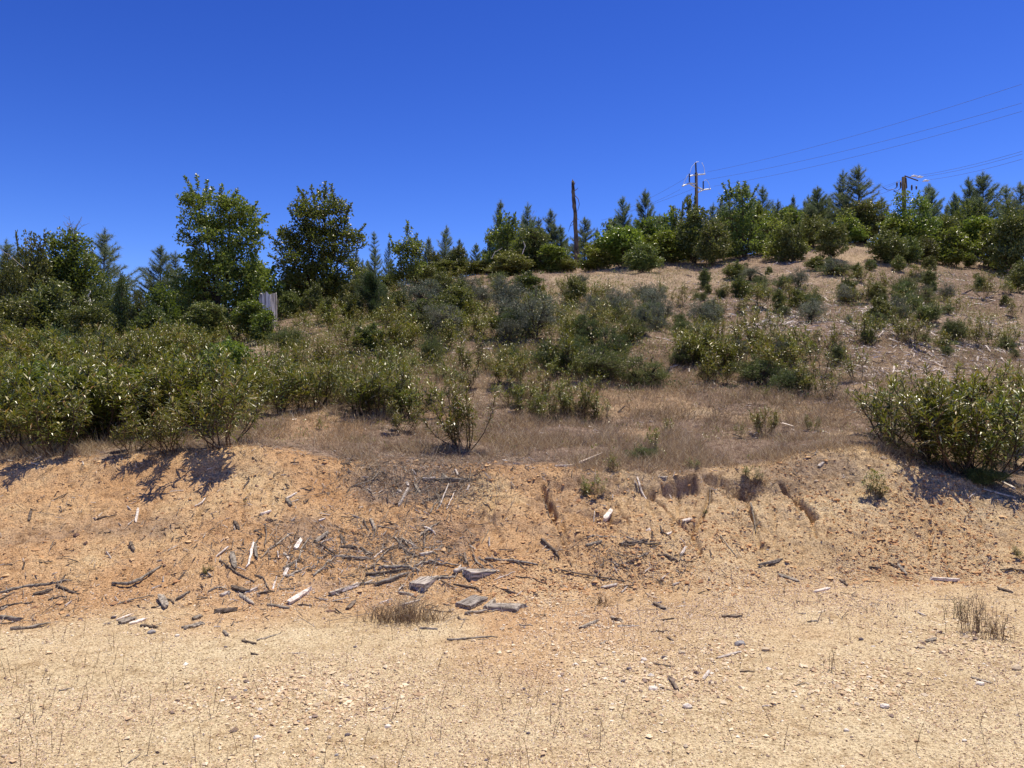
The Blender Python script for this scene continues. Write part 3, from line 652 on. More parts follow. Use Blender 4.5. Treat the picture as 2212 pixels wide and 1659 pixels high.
def put(name, meshes, loc, rz=0, sc=(1, 1, 1), label=None, cat=None, group=None):
    e = empty(name, loc, rz, sc); tag(e, label, cat, group)
    for me in meshes: link(me.name.split('.')[0], me, e)
    return e

NARROW = [narrow_shrub(100 + i, nst=[7, 9, 6, 11, 8, 5, 10, 4][i], spread=[.30, .42, .25, .45, .35, .2, .5, .18][i]) for i in range(8)]
THICK = [narrow_shrub(200 + i, nst=15, spread=.5, dense=1.05) for i in range(5)]
def auto_bush(seed, mat, H=2.0, W=2.0, ncl=130, per=55, LL=.045, LW=.028, clr=.2, round_=False):
    r = rs(seed); lobes = []
    for k in range(9):
        z = r.uniform(.12, .82) * H; wx = W * .5 * (math.sin(min(1, z / H * 1.15 + .15) * math.pi * .92) if not round_ else 1) * .62
        lobes.append((r.uniform(-1, 1) * wx, z, W * r.uniform(.16, .28), H * r.uniform(.12, .2)))
    lobes.append((0, H * .45, W * .33, H * .36)); lobes.append((r.uniform(-.1, .1) * W, H * .84, W * .14, H * .14))
    sh = [(x, H * .8, x + r.uniform(-.1, .1), H * r.uniform(.9, 1.03)) for x in r.uniform(-.25, .25, 4) * W]
    st = [(r.uniform(-.3, .3) * W, H * r.uniform(.5, .85)) for q in range(5)]
    return crown_tree(seed, lobes, st, mat, ncl, per, clr, LL, LW, 1.0, sh, trunk_r=.03, inner=.3, tw=.009)
EVER = [auto_bush(300 + i, 'ever', ncl=230, per=36, LL=.085, LW=.045, clr=.17) for i in range(7)]
OAKB = [auto_bush(320 + i, 'oak', ncl=180, per=30, LL=.11, LW=.065, clr=.19) for i in range(5)]
LOAKB = [auto_bush(340 + i, 'lightoak', ncl=120, per=28, LL=.11, LW=.065) for i in range(3)]
GREY = [auto_bush(360 + i, 'grey', H=1.2, W=1.8, ncl=130, per=60, LL=.035, LW=.018, clr=.15, round_=True) for i in range(3)]
GREENB = [auto_bush(380 + i, 'mat', H=1.0, W=1.6, ncl=150, per=60, LL=.035, LW=.018, clr=.13, round_=True) for i in range(3)]
YEL = [auto_bush(400 + i, 'yellow', H=.8, W=1.0, ncl=60, per=26, LL=.045, LW=.028, clr=.14, round_=True) for i in range(2)]
PINE = [pine(500 + i, wid=[.36, .30, .40, .34, .28, .38][i], dens=[.8, .7, .9, .8, .65, .95][i], gap=.25, needle=.20, nw=.010) for i in range(6)]
SLIM = [pine(520 + i, wid=.17, dens=.7, gap=.34, low=.3) for i in range(2)]
YPINE = [pine(540, H=1.2, wid=.48, dens=1.6, mat='youngpine', needle=.2, low=.02, gap=.10, nw=.006)]

def at(px, Y):
    x = (px - 1106) / F * Y; return x, Y, hz(x, Y)
def topz(py, Y): return CZ + (848 - py) / F * Y

# --- the two big oaks and their neighbours (drawn as lobes measured from the photograph, in metres)
def pl(Y, x0, base, pts):   # frame lobes -> metres about the base
    k = Y / F; return [((x - x0) * k, (base - y) * k, rx * k, ry * k) for (x, y, rx, ry) in pts]
def ps(Y, x0, base, pts):
    k = Y / F; return [((x - x0) * k, (base - y) * k) for (x, y) in pts]
def pshoot(Y, x0, base, pts):
    k = Y / F; return [((a - x0) * k, (base - b) * k, (c - x0) * k, (base - d) * k) for (a, b, c, d) in pts]
def big_oak(seed, px, Y, lobes, stems, shoots, label, mat='oak', name="oak_tree", ncl=300, per=48, **kw):
    x, y, z = at(px, Y); _, base = proj(x, y, z); base = float(base)
    m = crown_tree(seed, pl(Y, px, base, lobes), ps(Y, px, base, stems), mat, ncl, per, shoots=pshoot(Y, px, base, shoots), **kw)
    return put(name, m, (x, y, z), label=label, cat="tree", group="broadleaf trees on the hillside")
big_oak(11, 480, 25, [(420, 440, 26, 34), (455, 455, 45, 36), (500, 455, 42, 38), (535, 475, 32, 34), (430, 495, 42, 30), (505, 510, 58, 45), (410, 525, 22, 16), (450, 550, 50, 45), (520, 565, 50, 45),
                      (420, 590, 55, 40), (480, 610, 75, 45), (545, 600, 35, 35), (400, 640, 50, 40), (470, 650, 60, 35), (540, 645, 35, 30), (385, 680, 40, 30), (520, 680, 50, 25), (450, 690, 50, 20)],
        [(430, 420), (470, 430), (500, 440), (450, 480), (530, 480), (410, 510)],
        [(420, 420, 400, 382), (430, 410, 428, 380), (442, 420, 446, 390), (540, 460, 552, 435), (410, 510, 390, 500), (500, 430, 512, 408), (450, 430, 460, 405), (550, 480, 572, 462), (555, 500, 574, 500), (480, 430, 482, 402), (410, 560, 384, 552), (400, 610, 366, 596)],
        "tallest dense dark oak left of the grey stump, three shoots at its top left", ncl=460, per=50, trunk_r=.055)
big_oak(12, 690, 27, [(700, 440, 30, 30), (660, 455, 30, 30), (735, 460, 22, 24), (690, 480, 55, 36), (640, 505, 40, 30), (735, 510, 34, 34), (690, 530, 70, 42), (610, 535, 30, 22), (770, 512, 20, 16), (650, 570, 60, 40),
                      (725, 575, 50, 42), (620, 590, 35, 28), (680, 610, 70, 34), (740, 620, 34, 26), (640, 630, 34, 18)],
        [(700, 420), (660, 440), (730, 460), (640, 500), (760, 500)],
        [(700, 430, 702, 394), (665, 440, 640, 404), (655, 440, 652, 410), (725, 440, 716, 400), (745, 470, 758, 440), (770, 510, 788, 488), (690, 430, 685, 408), (610, 530, 580, 510), (640, 480, 622, 450), (600, 560, 575, 548), (770, 540, 792, 528), (680, 440, 672, 402), (640, 520, 606, 500)],
        "second tall oak, pointed and airier, between the grey stump and the lone slim pine", ncl=410, per=44, trunk_r=.05)
big_oak(13, 874, 31, [(880, 510, 10, 18), (892, 535, 16, 18), (865, 540, 18, 16), (880, 560, 26, 18), (870, 585, 28, 20), (900, 585, 18, 18), (850, 600, 16, 14)],
        [(880, 500), (900, 540), (860, 540)], [(880, 510, 882, 481), (852, 545, 842, 508), (890, 530, 900, 505), (905, 560, 910, 540)],
        "small thin light green oak to the right of the lone slim pine", mat='lightoak', ncl=100, per=34, trunk_r=.03)
big_oak(14, 145, 26, [(140, 505, 20, 14), (120, 520, 18, 16), (165, 525, 22, 22), (140, 550, 40, 28), (175, 570, 35, 30), (130, 590, 45, 34), (190, 610, 40, 30), (150, 640, 60, 30)],
        [(140, 510), (170, 520), (120, 530), (190, 570)], [(150, 510, 148, 492), (112, 520, 106, 505)],
        "green oak with bare grey twigs on top, near the left edge", mat='oak', ncl=230, per=42, trunk_r=.05)
big_oak(15, 1608, 33, [(1575, 430, 16, 20), (1600, 425, 16, 22), (1620, 440, 12, 18), (1570, 465, 14, 14), (1605, 465, 24, 26), (1625, 490, 34, 20), (1590, 500, 34, 26), (1655, 500, 24, 18), (1610, 530, 50, 22), (1660, 535, 26, 18), (1575, 545, 24, 14)],
        [(1575, 430), (1600, 420), (1625, 470), (1650, 500)], [(1575, 425, 1562, 396), (1580, 425, 1572, 392), (1600, 420, 1598, 390), (1612, 425, 1608, 392), (1620, 430, 1636, 402)],
        "light green airy oak with upright shoots, just right of the tall power pole", mat='lightoak', ncl=190, per=34, trunk_r=.035)
big_oak(16, 1810, 35, [(1830, 470, 18, 14), (1810, 490, 34, 16), (1850, 500, 30, 16), (1790, 515, 26, 14)], [(1830, 470), (1800, 490)], [(1830, 470, 1836, 452)],
        "low light green oak at the foot of the tall open pine right of the crest", mat='lightoak', ncl=70, per=34, trunk_r=.03)
big_oak(17, 1960, 34, [(1950, 430, 14, 14), (1985, 450, 22, 20), (1950, 465, 26, 18), (1975, 490, 36, 18), (2010, 485, 20, 18)], [(1950, 430), (1990, 450), (2005, 480)], [(1980, 440, 1984, 416), (2000, 450, 2008, 430)],
        "olive green oak rising in front of the crossarm power pole", mat='oak', ncl=120, per=36, trunk_r=.03)

# --- pines: (x, Y, top, width factor, variant, label)
PN = [
 (8, 30, 520, 1.2, 0, "pine cut off by the left edge, behind the dark evergreen"),
 (222, 36, 497, 1.15, 0, "lone blue green pine with a tall bare leader, right of the leftmost oak"),
 (345, 36, 532, 1.1, 2, "pine half hidden behind the left side of the tallest oak"),
 (375, 38, 545, 1.0, 3, "shorter pine tucked behind the tallest oak, right of its twin"),
 (808, 38, 500, 1.15, 4, "lone slim pine with bare lower trunk, between the pointed oak and the small oak"),
 (924, 42, 512, .7, 3, "narrow pine immediately right of the small light oak"),
 (963, 42, 487, .95, 1, "pointed pine with a dark bare leader, tallest left of the mid crest cluster"),
 (940, 42, 560, 1.2, 4, "low pine filling the gap between two pointed pines, left of centre"),
 (990, 41, 540, 1.0, 5, "low bushy pine right of the pointed pine left of centre"),
 (1010, 42, 545, 1.0, 4, "small pine top in the low dip left of the crest cluster"),
 (1030, 43, 525, .9, 5, "small pale pine in the dip, nearest to the mid crest cluster"),
 (1062, 41, 508, .9, 4, "leftmost pine of the mid crest cluster left of the dead snag"),
 (1090, 40, 490, 1.1, 0, "pine beside the short burnt trunk in the mid crest cluster"),
 (1130, 42, 474, .9, 2, "tallest pine of the mid crest cluster, under the bare white twigs"),
 (1168, 41, 486, .9, 3, "pine right of the bare white twigs in the mid crest cluster"),
 (1197, 42, 482, 1.1, 1, "pointed pine between the bare white twigs and the dead snag"),
 (1222, 42, 520, 1.0, 4, "low pine immediately left of the dead snag"),
 (1264, 40, 470, 1.15, 0, "pine growing against the right side of the dead snag"),
 (1292, 41, 492, .9, 1, "narrow pine second to the right of the dead snag"),
 (1318, 41, 485, 1.0, 3, "pine midway between the dead snag and the twin tall pines"),
 (1345, 40, 426, .75, 2, "left one of the twin tall pines between the snag and the tall power pole"),
 (1335, 42, 462, 1.0, 4, "small pine at the left foot of the twin tall pines"),
 (1397, 40, 410, .75, 5, "right and taller of the twin pines between the snag and the tall power pole"),
 (1425, 41, 462, .9, 3, "pine just right of the twin tall pines"),
 (1450, 42, 455, .8, 1, "pine left of the dark forked dead branches"),
 (1470, 44, 480, 1.0, 5, "low pine behind the dark forked dead branches, left of the tall power pole"),
 (1540, 42, 440, .9, 3, "pine behind the tall power pole on its right side"),
 (1556, 40, 430, .8, 1, "pine top peeping out left of the airy light oak"),
 (1650, 41, 402, .95, 3, "pine just right of the airy light oak"),
 (1672, 42, 440, .9, 0, "short pine on the right shoulder of the pine beside the airy oak"),
 (1720, 44, 440, .6, 1, "thin pine spire alone in the sky gap right of the airy oak"),
 (1700, 42, 470, 1.2, 5, "low pine mass left of the thin spire"),
 (1765, 38, 403, 1.1, 5, "bushy pine left of the tallest open pine"),
 (1860, 37, 357, 1.2, 0, "tallest pine of all, open with dark trunk, left of the crossarm power pole"),
 (1828, 39, 420, .9, 2, "dark pine hugging the left side of the tallest pine"),
 (1905, 41, 425, 1.1, 3, "small pine right of the tallest pine"),
 (1935, 41, 455, 1.2, 4, "low pine directly left of the crossarm power pole"),
 (2000, 39, 425, .9, 1, "pine just right of the crossarm power pole"),
 (2015, 41, 408, .9, 3, "pointed pine second to the right of the crossarm power pole"),
 (2045, 41, 440, 1.1, 4, "pine in the dip right of the crossarm power pole"),
 (2095, 39, 385, .8, 2, "left one of the dark fused pine group near the right edge"),
 (2122, 39, 374, 1.1, 5, "dense dark double topped pine near the right edge"),
 (2075, 40, 450, 1.0, 0, "low pine at the left foot of the dark fused pine group"),
 (2178, 40, 400, 1.0, 3, "pine between the dark fused group and the right edge"),
 (2208, 38, 395, 1.1, 0, "pine cut off by the right edge of the picture"),
]
rp = random.Random(5)
for (px, Y, top, wf, v, lb) in PN:
    x, y, z = at(px, Y); H = (topz(top, Y) - z); src = SLIM if ("slim" in lb or "spire" in lb) else PINE
    s = H / 4.0; put("pine_tree", src[v % len(src)], (x, y, z - .05), rp.uniform(0, 6.28), (s * wf * 1.12, s * wf * 1.12, s * 1.03), lb, "pine tree", "pines along the crest")
x, y = pix(797, 690); z = hz(x, y); s = (topz(592, y) - z) / 1.2
put("pine_sapling", YPINE[0], (x, y, z), .4, (s, s, s), "round bushy young pine standing among shrubs below the slim pine", "pine sapling")

# --- evergreen and broadleaf bushes: (x, base row or -Y, top, width px, source, label)
def bush(px, by, top, wpx, src, v, label, name="evergreen_bush", cat="bush", grp="round leafy bushes", H0=2.0, W0=2.0):
    if by < 0: x, y, z = at(px, -by)
    else:
        x, y = pix(px, by); z = hz(x, y)
    H = max(.15, topz(top - (8 if (by < 0 or by < 620) and px > 900 else 0), y) - z); W = wpx / F * y * (1.3 if by < 0 or by > 500 else 1)
    put(name, src[v % len(src)], (x, y, z - .02), rp.uniform(0, 6.28), (W / W0 / 1.05, W / W0 / 1.05, H / H0), label, cat, grp)
for a in [
 (68, -25, 496, 110, EVER, 0, "tall dark evergreen second from the left edge"),
 (15, -24, 545, 90, EVER, 1, "dark evergreen bush cut off by the left edge"),
 (100, -21, 600, 150, EVER, 2, "broad dark bush at the feet of the leftmost trees"),
 (30, -20, 640, 140, EVER, 3, "low dark bush at the left edge above the shrub thicket"),
 (215, -24, 605, 100, EVER, 4, "dark bush below the lone blue green pine"),
 (190, -20, 640, 120, EVER, 1, "low dark bush beside the short white dead stub"),
 (262, -23, 590, 55, EVER, 2, "thin dark bush with a pointed tip left of the low sky gap"),
 (300, -23, 622, 60, EVER, 0, "small dark bush in the low sky gap"),
 (330, -21, 655, 110, EVER, 4, "dark bush left of the tallest oak below the sky gap"),
 (350, -23, 610, 80, OAKB, 1, "oak bush leaning on the left foot of the tallest oak"),
 (440, -22, 650, 110, EVER, 3, "dark bush under the tallest oak, at its left foot"),
 (538, -21.5, 640, 85, OAKB, 0, "oak bush hiding the left foot of the grey stump"),
 (560, -26, 560, 90, OAKB, 2, "dark oak bush filling the gap between the two tall oaks"),
 (572, -20.8, 668, 70, OAKB, 1, "small leafy oak bush covering the foot of the grey stump"),
 (650, -31, 600, 110, EVER, 3, "dark bush under the left half of the second tall oak"),
 (720, -32, 600, 110, EVER, 2, "dark bush under the right half of the second tall oak"),
 (780, -33, 600, 90, EVER, 4, "dark bush behind the lone slim pine"),
 (840, -33, 590, 90, EVER, 0, "dark bush at the foot of the small thin oak"),
 (905, -34, 570, 90, EVER, 1, "dark bush right of the small thin oak"),
 (960, -35, 570, 100, EVER, 2, "dark bush below the pointed pine left of centre"),
 (1030, -35, 570, 90, EVER, 3, "dark bush closing the low dip in the skyline"),
 (430, -27, 600, 100, EVER, 2, "dark bush behind the left side of the tallest oak"),
 (150, -27, 590, 120, EVER, 0, "dark bush behind the leftmost oak"),
 (1400, -38, 480, 100, OAKB, 2, "oak bush behind the round dark bush, under the taller twin pine"),
 (1585, -38, 460, 90, EVER, 1, "dark bush behind the airy light oak"),
 (1640, -38, 450, 90, OAKB, 0, "oak bush between the airy oak and the pine beside it"),
 (1730, -40, 460, 90, EVER, 2, "dark bush behind the thin pine spire"),
 (2090, -38, 440, 110, EVER, 0, "dark bush at the left foot of the dark fused pines"),
 (620, 690, 622, 50, EVER, 1, "dark bush touching the right side of the grey stump"),
 (1100, -33, 545, 110, EVER, 0, "wide dark bush at the left of the mid crest cluster"),
 (1145, -34, 500, 110, EVER, 3, "tall dark bush below the bare white twigs"),
 (1190, -33, 535, 90, OAKB, 1, "oak bush left of the dead snag"),
 (1220, -33, 560, 80, EVER, 2, "bush at the left foot of the dead snag"),
 (1075, -31, 575, 70, GREENB, 0, "low green bush left of the crest cluster"),
 (1140, 640, 585, 90, EVER, 1, "green bush on the slope below the mid crest cluster"),
 (1290, -33, 530, 90, OAKB, 2, "oak bush right of the dead snag"),
 (1345, -33, 490, 120, OAKB, 0, "big oak bush below the twin tall pines"),
 (1388, 592, 528, 90, EVER, 4, "round dark bush standing alone on straw grass above centre"),
 (1430, -33, 505, 100, OAKB, 1, "oak bush right of the round dark bush, under the dead forked branch"),
 (1455, 575, 530, 60, LOAKB, 1, "small oak bush at the left foot of the big dark bush"),
 (1500, 572, 455, 110, EVER, 2, "big dark bush directly in front of the tall power pole"),
 (1540, 575, 475, 90, EVER, 0, "big dark bush between the tall power pole and the airy oak"),
 (1490, -35, 430, 60, LOAKB, 0, "sparse leafy top left of the tall power pole"),
 (1690, 562, 470, 90, LOAKB, 1, "light oak bush right of the airy oak"),
 (1715, 566, 490, 70, EVER, 3, "dark upright bush left of the bare knoll"),
 (1755, -34, 470, 80, EVER, 4, "bush on top of the bare knoll"),
 (1795, 560, 480, 80, EVER, 1, "dark bush standing on the bare knoll with its shadow to the left"),
 (1830, -35, 480, 80, OAKB, 2, "oak bush right of the bare knoll"),
 (1870, -36, 440, 110, EVER, 3, "dark bush at the foot of the tallest pine"),
 (1915, 570, 500, 90, EVER, 0, "round dark bush at the upper edge of the bare slope"),
 (1950, -34, 470, 110, OAKB, 1, "oak bush below the crossarm power pole"),
 (1965, 575, 515, 70, EVER, 2, "dark bush right of the round dark bush on the bare slope"),
 (2010, -35, 480, 90, LOAKB, 0, "light oak bush right of the crossarm power pole"),
 (2000, 572, 515, 60, EVER, 4, "small bush in the row below the crossarm power pole"),
 (2060, 578, 500, 90, OAKB, 2, "oak bush low on the slope left of the dark fused pines"),
 (2050, -35, 470, 90, EVER, 3, "dark bush in the dip right of the crossarm pole"),
 (2110, -35, 470, 110, OAKB, 0, "oak bush below the dark fused pines"),
 (2150, 585, 480, 90, OAKB, 1, "oak bush near the right edge below the last pines"),
 (2190, 600, 440, 110, EVER, 1, "tall dark bush at the right edge"),
 (2205, 640, 560, 60, EVER, 2, "low dark bush at the right edge beneath the tall one"),
 (1590, 605, 570, 60, EVER, 0, "low dark bush below the airy light oak"),
 (1760, 590, 560, 50, EVER, 2, "small dark bush below the bare knoll"),
 (1605, 630, 605, 40, EVER, 3, "small dark bush on the slope below the airy oak"),
 (1880, 590, 565, 30, EVER, 4, "tiny dark bush on the bare slope left of centre of the knoll side"),
 (800, 765, 695, 80, EVER, 1, "dark glossy bush below the round young pine"),
 (985, 700, 610, 110, EVER, 4, "dark green bush left of the big grey bush"),
 (1240, 660, 590, 60, EVER, 0, "dark upright bush right of the big grey bush"),
 (360, 780, 700, 90, EVER, 3, "dark glossy bush inside the left shrub thicket"),
 (250, 930, 790, 220, OAKB, 1, "dark leafy bush inside the front of the left thicket"),
 (90, 930, 780, 200, OAKB, 2, "dark leafy bush at the left edge inside the front thicket"),
]: bush(*a)
for a in [
 (1150, 745, 618, 130, GREY, 0, "largest silver grey bush near the middle of the hillside"),
 (1090, 700, 600, 90, GREY, 1, "silver grey bush left of the largest grey one"),
 (1280, 700, 630, 70, GREY, 2, "silver grey bush right of the dark upright bush"),
 (1527, 708, 640, 85, GREY, 0, "round grey green bush alone beside the pale wood chips"),
 (1255, 640, 590, 40, GREY, 1, "small upright grey bush on straw grass"),
 (1420, 690, 650, 70, GREY, 2, "low grey bush below the round dark bush on straw grass"),
 (1340, 675, 640, 90, GREY, 0, "low wide grey bush left of the other low grey bush"),
 (1620, 610, 585, 60, GREY, 1, "grey green bush below the airy light oak"),
 (1995, 650, 610, 45, GREY, 2, "small grey bush on the bare right slope"),
 (920, 690, 600, 120, GREY, 1, "grey green bush behind the shrubs, right of the round young pine"),
 (1010, 640, 590, 90, GREY, 2, "pale grey bush below the dip in the skyline"),
 (1990, 610, 590, 40, GREY, 0, "tiny grey bush high on the bare right slope"),
]: bush(*a, name="grey_bush", grp="silver grey bushes", H0=1.2, W0=1.8)
for a in [
 (940, 730, 640, 170, GREENB, 0, "wide green bush in the middle left of the hillside"),
 (1210, 800, 745, 150, GREENB, 1, "low green mat bush in the centre, left of its larger neighbour"),
 (1300, 815, 750, 170, GREENB, 2, "largest low green mat bush in the centre"),
 (1395, 822, 765, 120, GREENB, 0, "low green mat bush with a dark shadowed base right of centre"),
 (1640, 818, 760, 120, GREENB, 1, "green bush under the clump of shrubs right of centre"),
 (1710, 840, 790, 110, GREENB, 2, "low green bush at the right end of the shrub clump"),
 (1640, 640, 605, 70, GREENB, 0, "green bush near the grey bush below the airy oak"),
 (1810, 600, 572, 80, GREENB, 1, "low green bush at the foot of the bare knoll"),
 (1380, 990, 955, 75, GREENB, 1, "small green bush just above the lip of the bank with a crooked stem beside it"),
 (2130, 1045, 1000, 110, GREENB, 2, "low fresh green growth at the right foot of the big bush"),
 (620, 760, 700, 110, GREENB, 2, "green bush on the dry patch below the grey stump"),
 (130, 800, 700, 110, GREENB, 0, "bright green bush in the back of the left thicket"),
 (2040, 750, 728, 60, GREENB, 1, "flat dark green bush among wood chips on the right slope"),
]: bush(*a, name="low_green_bush", grp="low green bushes", H0=1.0, W0=1.6)
for a in [
 (500, 905, 830, 120, YEL, 0, "yellow green leafy bush under the right end of the left thicket"),
 (425, 930, 850, 110, YEL, 1, "yellow green leafy bush, lower one in the left thicket"),
 (560, 880, 815, 90, YEL, 1, "small yellow green bush at the far right of the thicket"),
 (380, 880, 800, 90, YEL, 0, "yellow green bush deeper inside the left thicket"),
]: bush(*a, name="yellow_green_bush", grp="yellow green bushes", H0=.8, W0=1.0)

# --- narrow leaved shrubs
NG = "narrow leaved olive shrubs on the hillside"
nsh = [0]
def shrub(px, by, hgt, src=None, v=None, label=None, wf=1.0, tilt=0):
    x, y = pix(px, by); z = hz(x, y); s = hgt
    src = src or NARROW; v = rp.randrange(len(src)) if v is None else v
    e = put("narrow_leaved_shrub", src[v % len(src)], (x, y, z - .02), rp.uniform(0, 6.28), (s * wf, s * wf, s), label, "shrub", NG); nsh[0] += 1
    if tilt: e.rotation_euler = (0, tilt, 0)
    return e
for a in [
 (1000, 972, .86, THICK, 0, "bushy olive shrub standing alone in dry grass at the centre", .85),
 (870, 935, .5, NARROW, 1, "small low shrub left of the lone bushy shrub at centre"),
 (880, 905, .55, NARROW, 3, "shrub with bare forked stems, left of the lone central shrub", 1.3),
 (785, 885, .6, NARROW, 6, "spreading shrub between the left thicket and the forked stem shrub"),
 (1180, 905, .62, NARROW, 0, "thin upright shrub right of the lone central shrub"),
 (1235, 885, .6, NARROW, 1, "shrub with yellowish leaves in the group right of the lone central shrub"),
 (1290, 890, .5, NARROW, 5, "small shrub at the right end of the group right of centre"),
 (1410, 985, .42, NARROW, 7, "crooked single stem shrub behind the small green bush on the bank lip"),
 (1440, 940, .3, NARROW, 7, "sprig on a bent stem in the bare middle ground"),
 (1650, 940, .42, THICK, 1, "short bushy shrub alone in dry grass right of centre", .9),
 (1600, 945, .25, NARROW, 5, "tiny shrub just left of the short bushy one right of centre"),
 (1323, 1012, .22, NARROW, 5, "single spiky sprout on the bank lip left of the small green bush", 1.3),
 (1495, 1012, .14, NARROW, 5, "tiny spiky sprout on the bank lip above the hollow", 1.6),
 (1630, 1050, .22, NARROW, 7, "spiky sprout on the bank beside the dark root mat", 1.4),
 (1275, 1062, .28, NARROW, 2, "reddish stemmed sprout growing on the bank face", 1.1),
 (1878, 1068, .33, NARROW, 7, "spindly sapling on the bank left of the big right bush", 1.2),
 (1903, 1078, .24, NARROW, 5, "shorter sapling beside the spindly one on the bank", 1.3),
 (1525, 1100, .08, NARROW, 5, "tiny sprout low inside an erosion gully", 1.5),
 (690, 930, .2, NARROW, 5, "tiny shrub in dry grass above the sandy bank"),
 (1755, 925, .25, NARROW, 1, "tiny shrub in dry grass left of the big right bush"),
 (1840, 830, .75, NARROW, 5, "leggy shrub with a long bare stem upper left of the big right bush", 1.0),
 (1780, 815, .85, NARROW, 7, "tall spindly shrub right of the shrub clump"),
 (1740, 850, .7, NARROW, 0, "shrub at the right end of the clump right of centre"),
 (1790, 862, .55, NARROW, 2, "shrub in the dip between the clump and the big right bush"),
 (2065, 1020, 1.15, THICK, 0, "big dense bush of long leaves at the right, its tallest central plant", .95),
 (1990, 990, 1.0, THICK, 1, "left flank of the big dense bush at the right"),
 (1925, 945, .85, THICK, 2, "leftmost plant of the big dense bush at the right"),
 (2125, 1028, 1.08, THICK, 2, "right flank of the big dense bush at the right"),
 (2155, 968, 1.0, THICK, 1, "plant behind the right flank of the big dense bush"),
 (2030, 942, 1.05, THICK, 0, "plant behind the middle of the big dense bush"),
 (2195, 1010, .75, NARROW, 3, "sparse shrub between the big right bush and the edge"),
 (2095, 1022, .6, NARROW, 1, "low front plant of the big dense bush at the right"),
 (2185, 900, .9, NARROW, 5, "tall sparse stem at the right edge behind the big bush"),
 (40, 968, 1.0, THICK, 1, "shrub at the bottom left corner of the thicket overhanging the sand"),
 (110, 985, .8, THICK, 2, "long leaved shrub casting a spiky shadow on the sand at far left"),
 (290, 975, .55, NARROW, 1, "low shrub leaning over the sand at the foot of the left thicket"),
 (480, 965, .95, NARROW, 6, "shrub with bare fanned stems at the right end of the left thicket"),
 (370, 975, .6, NARROW, 3, "low shrub at the thicket front casting a shadow on the sand"),
 (450, 790, 1.0, THICK, 0, "tall shrub against the dry patch below the tallest oak"),
 (70, 745, .5, NARROW, 2, "pale leaved sprig above the back of the left thicket"),
 (1655, 855, .25, NARROW, 5, "tiny reddish shrub below the shrub clump right of centre"),
 (2175, 745, .55, NARROW, 0, "lone shrub on the bare slope near the right edge"),
 (2110, 720, .6, NARROW, 5, "thin shrub on the bare slope left of the lone one at the right edge"),
 (1475, 660, .75, NARROW, 5, "dark stemmed thin shrub standing tall beside bare soil above centre"),
 (530, 1082, .06, NARROW, 5, "tiny green sprig on the sandy bank"),
 (445, 1240, .10, NARROW, 5, "small green sprig low on the bank among sticks at left", 1.4),
 (2208, 1215, .12, NARROW, 1, "small green sprig at the right edge low on the bank", 1.5),
 (1462, 560+130, .3, NARROW, 5, "small sprig on bare soil left of the round grey bush"),
]: shrub(*a)
LMV = [("the tallest oak", 480, 690), ("the grey stump", 578, 690), ("the round young pine", 797, 690), ("the largest silver grey bush", 1150, 735), ("the lone bushy shrub at centre", 1000, 960), ("the yellow green bush", 490, 880),
       ("the dead snag", 1242, 600), ("the round dark bush on straw", 1388, 600), ("the low green mats", 1290, 790), ("the airy light oak", 1608, 580), ("the big right bush", 2050, 1000), ("the bare knoll", 1760, 560),
       ("the pale wood chips", 1880, 700), ("the bottom left corner shrub", 40, 960), ("the left edge", 0, 830), ("the lone blue green pine", 222, 700), ("the dark leafy bush in the thicket", 250, 880), ("the fan stemmed shrub", 480, 950),
       ("the round grey green bush", 1527, 700), ("the right edge", 2212, 700), ("the dark glossy bush", 800, 760), ("the wide green bush", 940, 725), ("the short white stub", 192, 690), ("the forked stem shrub", 880, 900)]
usedv = {}
def rel_v(px, py, desc):
    b = sorted(LMV, key=lambda l: (l[1] - px) ** 2 + 4 * (l[2] - py) ** 2)
    for l in b[:7]:
        dx, dy = px - l[1], py - l[2]; d = math.hypot(dx, dy * 1.6)
        w1 = "right beside" if d < 45 else ("near" if d < 110 else ("some way from" if d < 200 else "far from"))
        w2 = ("right" if dx > 0 else "left") if abs(dx) > 1.8 * abs(dy) else (("uphill" if dy < 0 else "downhill") if abs(dy) > 1.2 * abs(dx) else (("upper " if dy < 0 else "lower ") + ("right" if dx > 0 else "left")))
        lb = f"{desc} {w1} {l[0]}, on its {w2} side"
        if len(lb.split()) > 16: lb = f"{desc} {w1} {l[0]}, {w2}"
        if lb not in usedv: break
    usedv[lb] = 1
    return lb
def zone(n, x0, x1, y0, y1, h0, h1, label, src=None, ok=None, bias=1.0):
    c = 0; tries = 0; pts = []
    while c < n and tries < n * 60:
        tries += 1; px = rp.uniform(x0, x1); py = y0 + (y1 - y0) * rp.random() ** bias
        if ok and not ok(px, py): continue
        if any(abs(px - a) < 16 and abs(py - b) < 7 for a, b in pts): continue
        pts.append((px, py)); hh_ = rp.uniform(h0, h1); wf_ = rp.uniform(.8, 1.3); q_ = (hh_ - h0) / (h1 - h0); sz = ('tall ' if q_ > .66 else ('low ' if q_ < .33 else '')) + ('broad' if wf_ > 1.14 else ('slender' if wf_ < .96 else 'bushy'))
        shrub(px, py, hh_, src=src, label=rel_v(px, py, sz + ' olive shrub'), wf=wf_); c += 1
zone(26, -20, 500, 880, 962, .6, 1.15, "long leaved olive shrub packed in the front of the dense left thicket", THICK)
zone(24, -20, 430, 770, 880, .7, 1.15, "olive shrub with pale dry leaves in the back of the dense left thicket", THICK)
zone(10, 0, 390, 715, 770, .8, 1.1, "shrub between the left thicket and the dark trees behind it")
zone(34, 490, 900, 800, 915, .5, .95, "olive shrub in the scattered belt right of the left thicket")
zone(18, 590, 900, 640, 720, .5, .8, "shrub in the belt right of the grey stump")
zone(32, 700, 1300, 680, 820, .7, 1.0, "olive shrub in the broad belt below the round young pine and grey bushes", ok=lambda a, b: not (880 < a < 1010 and b > 770))
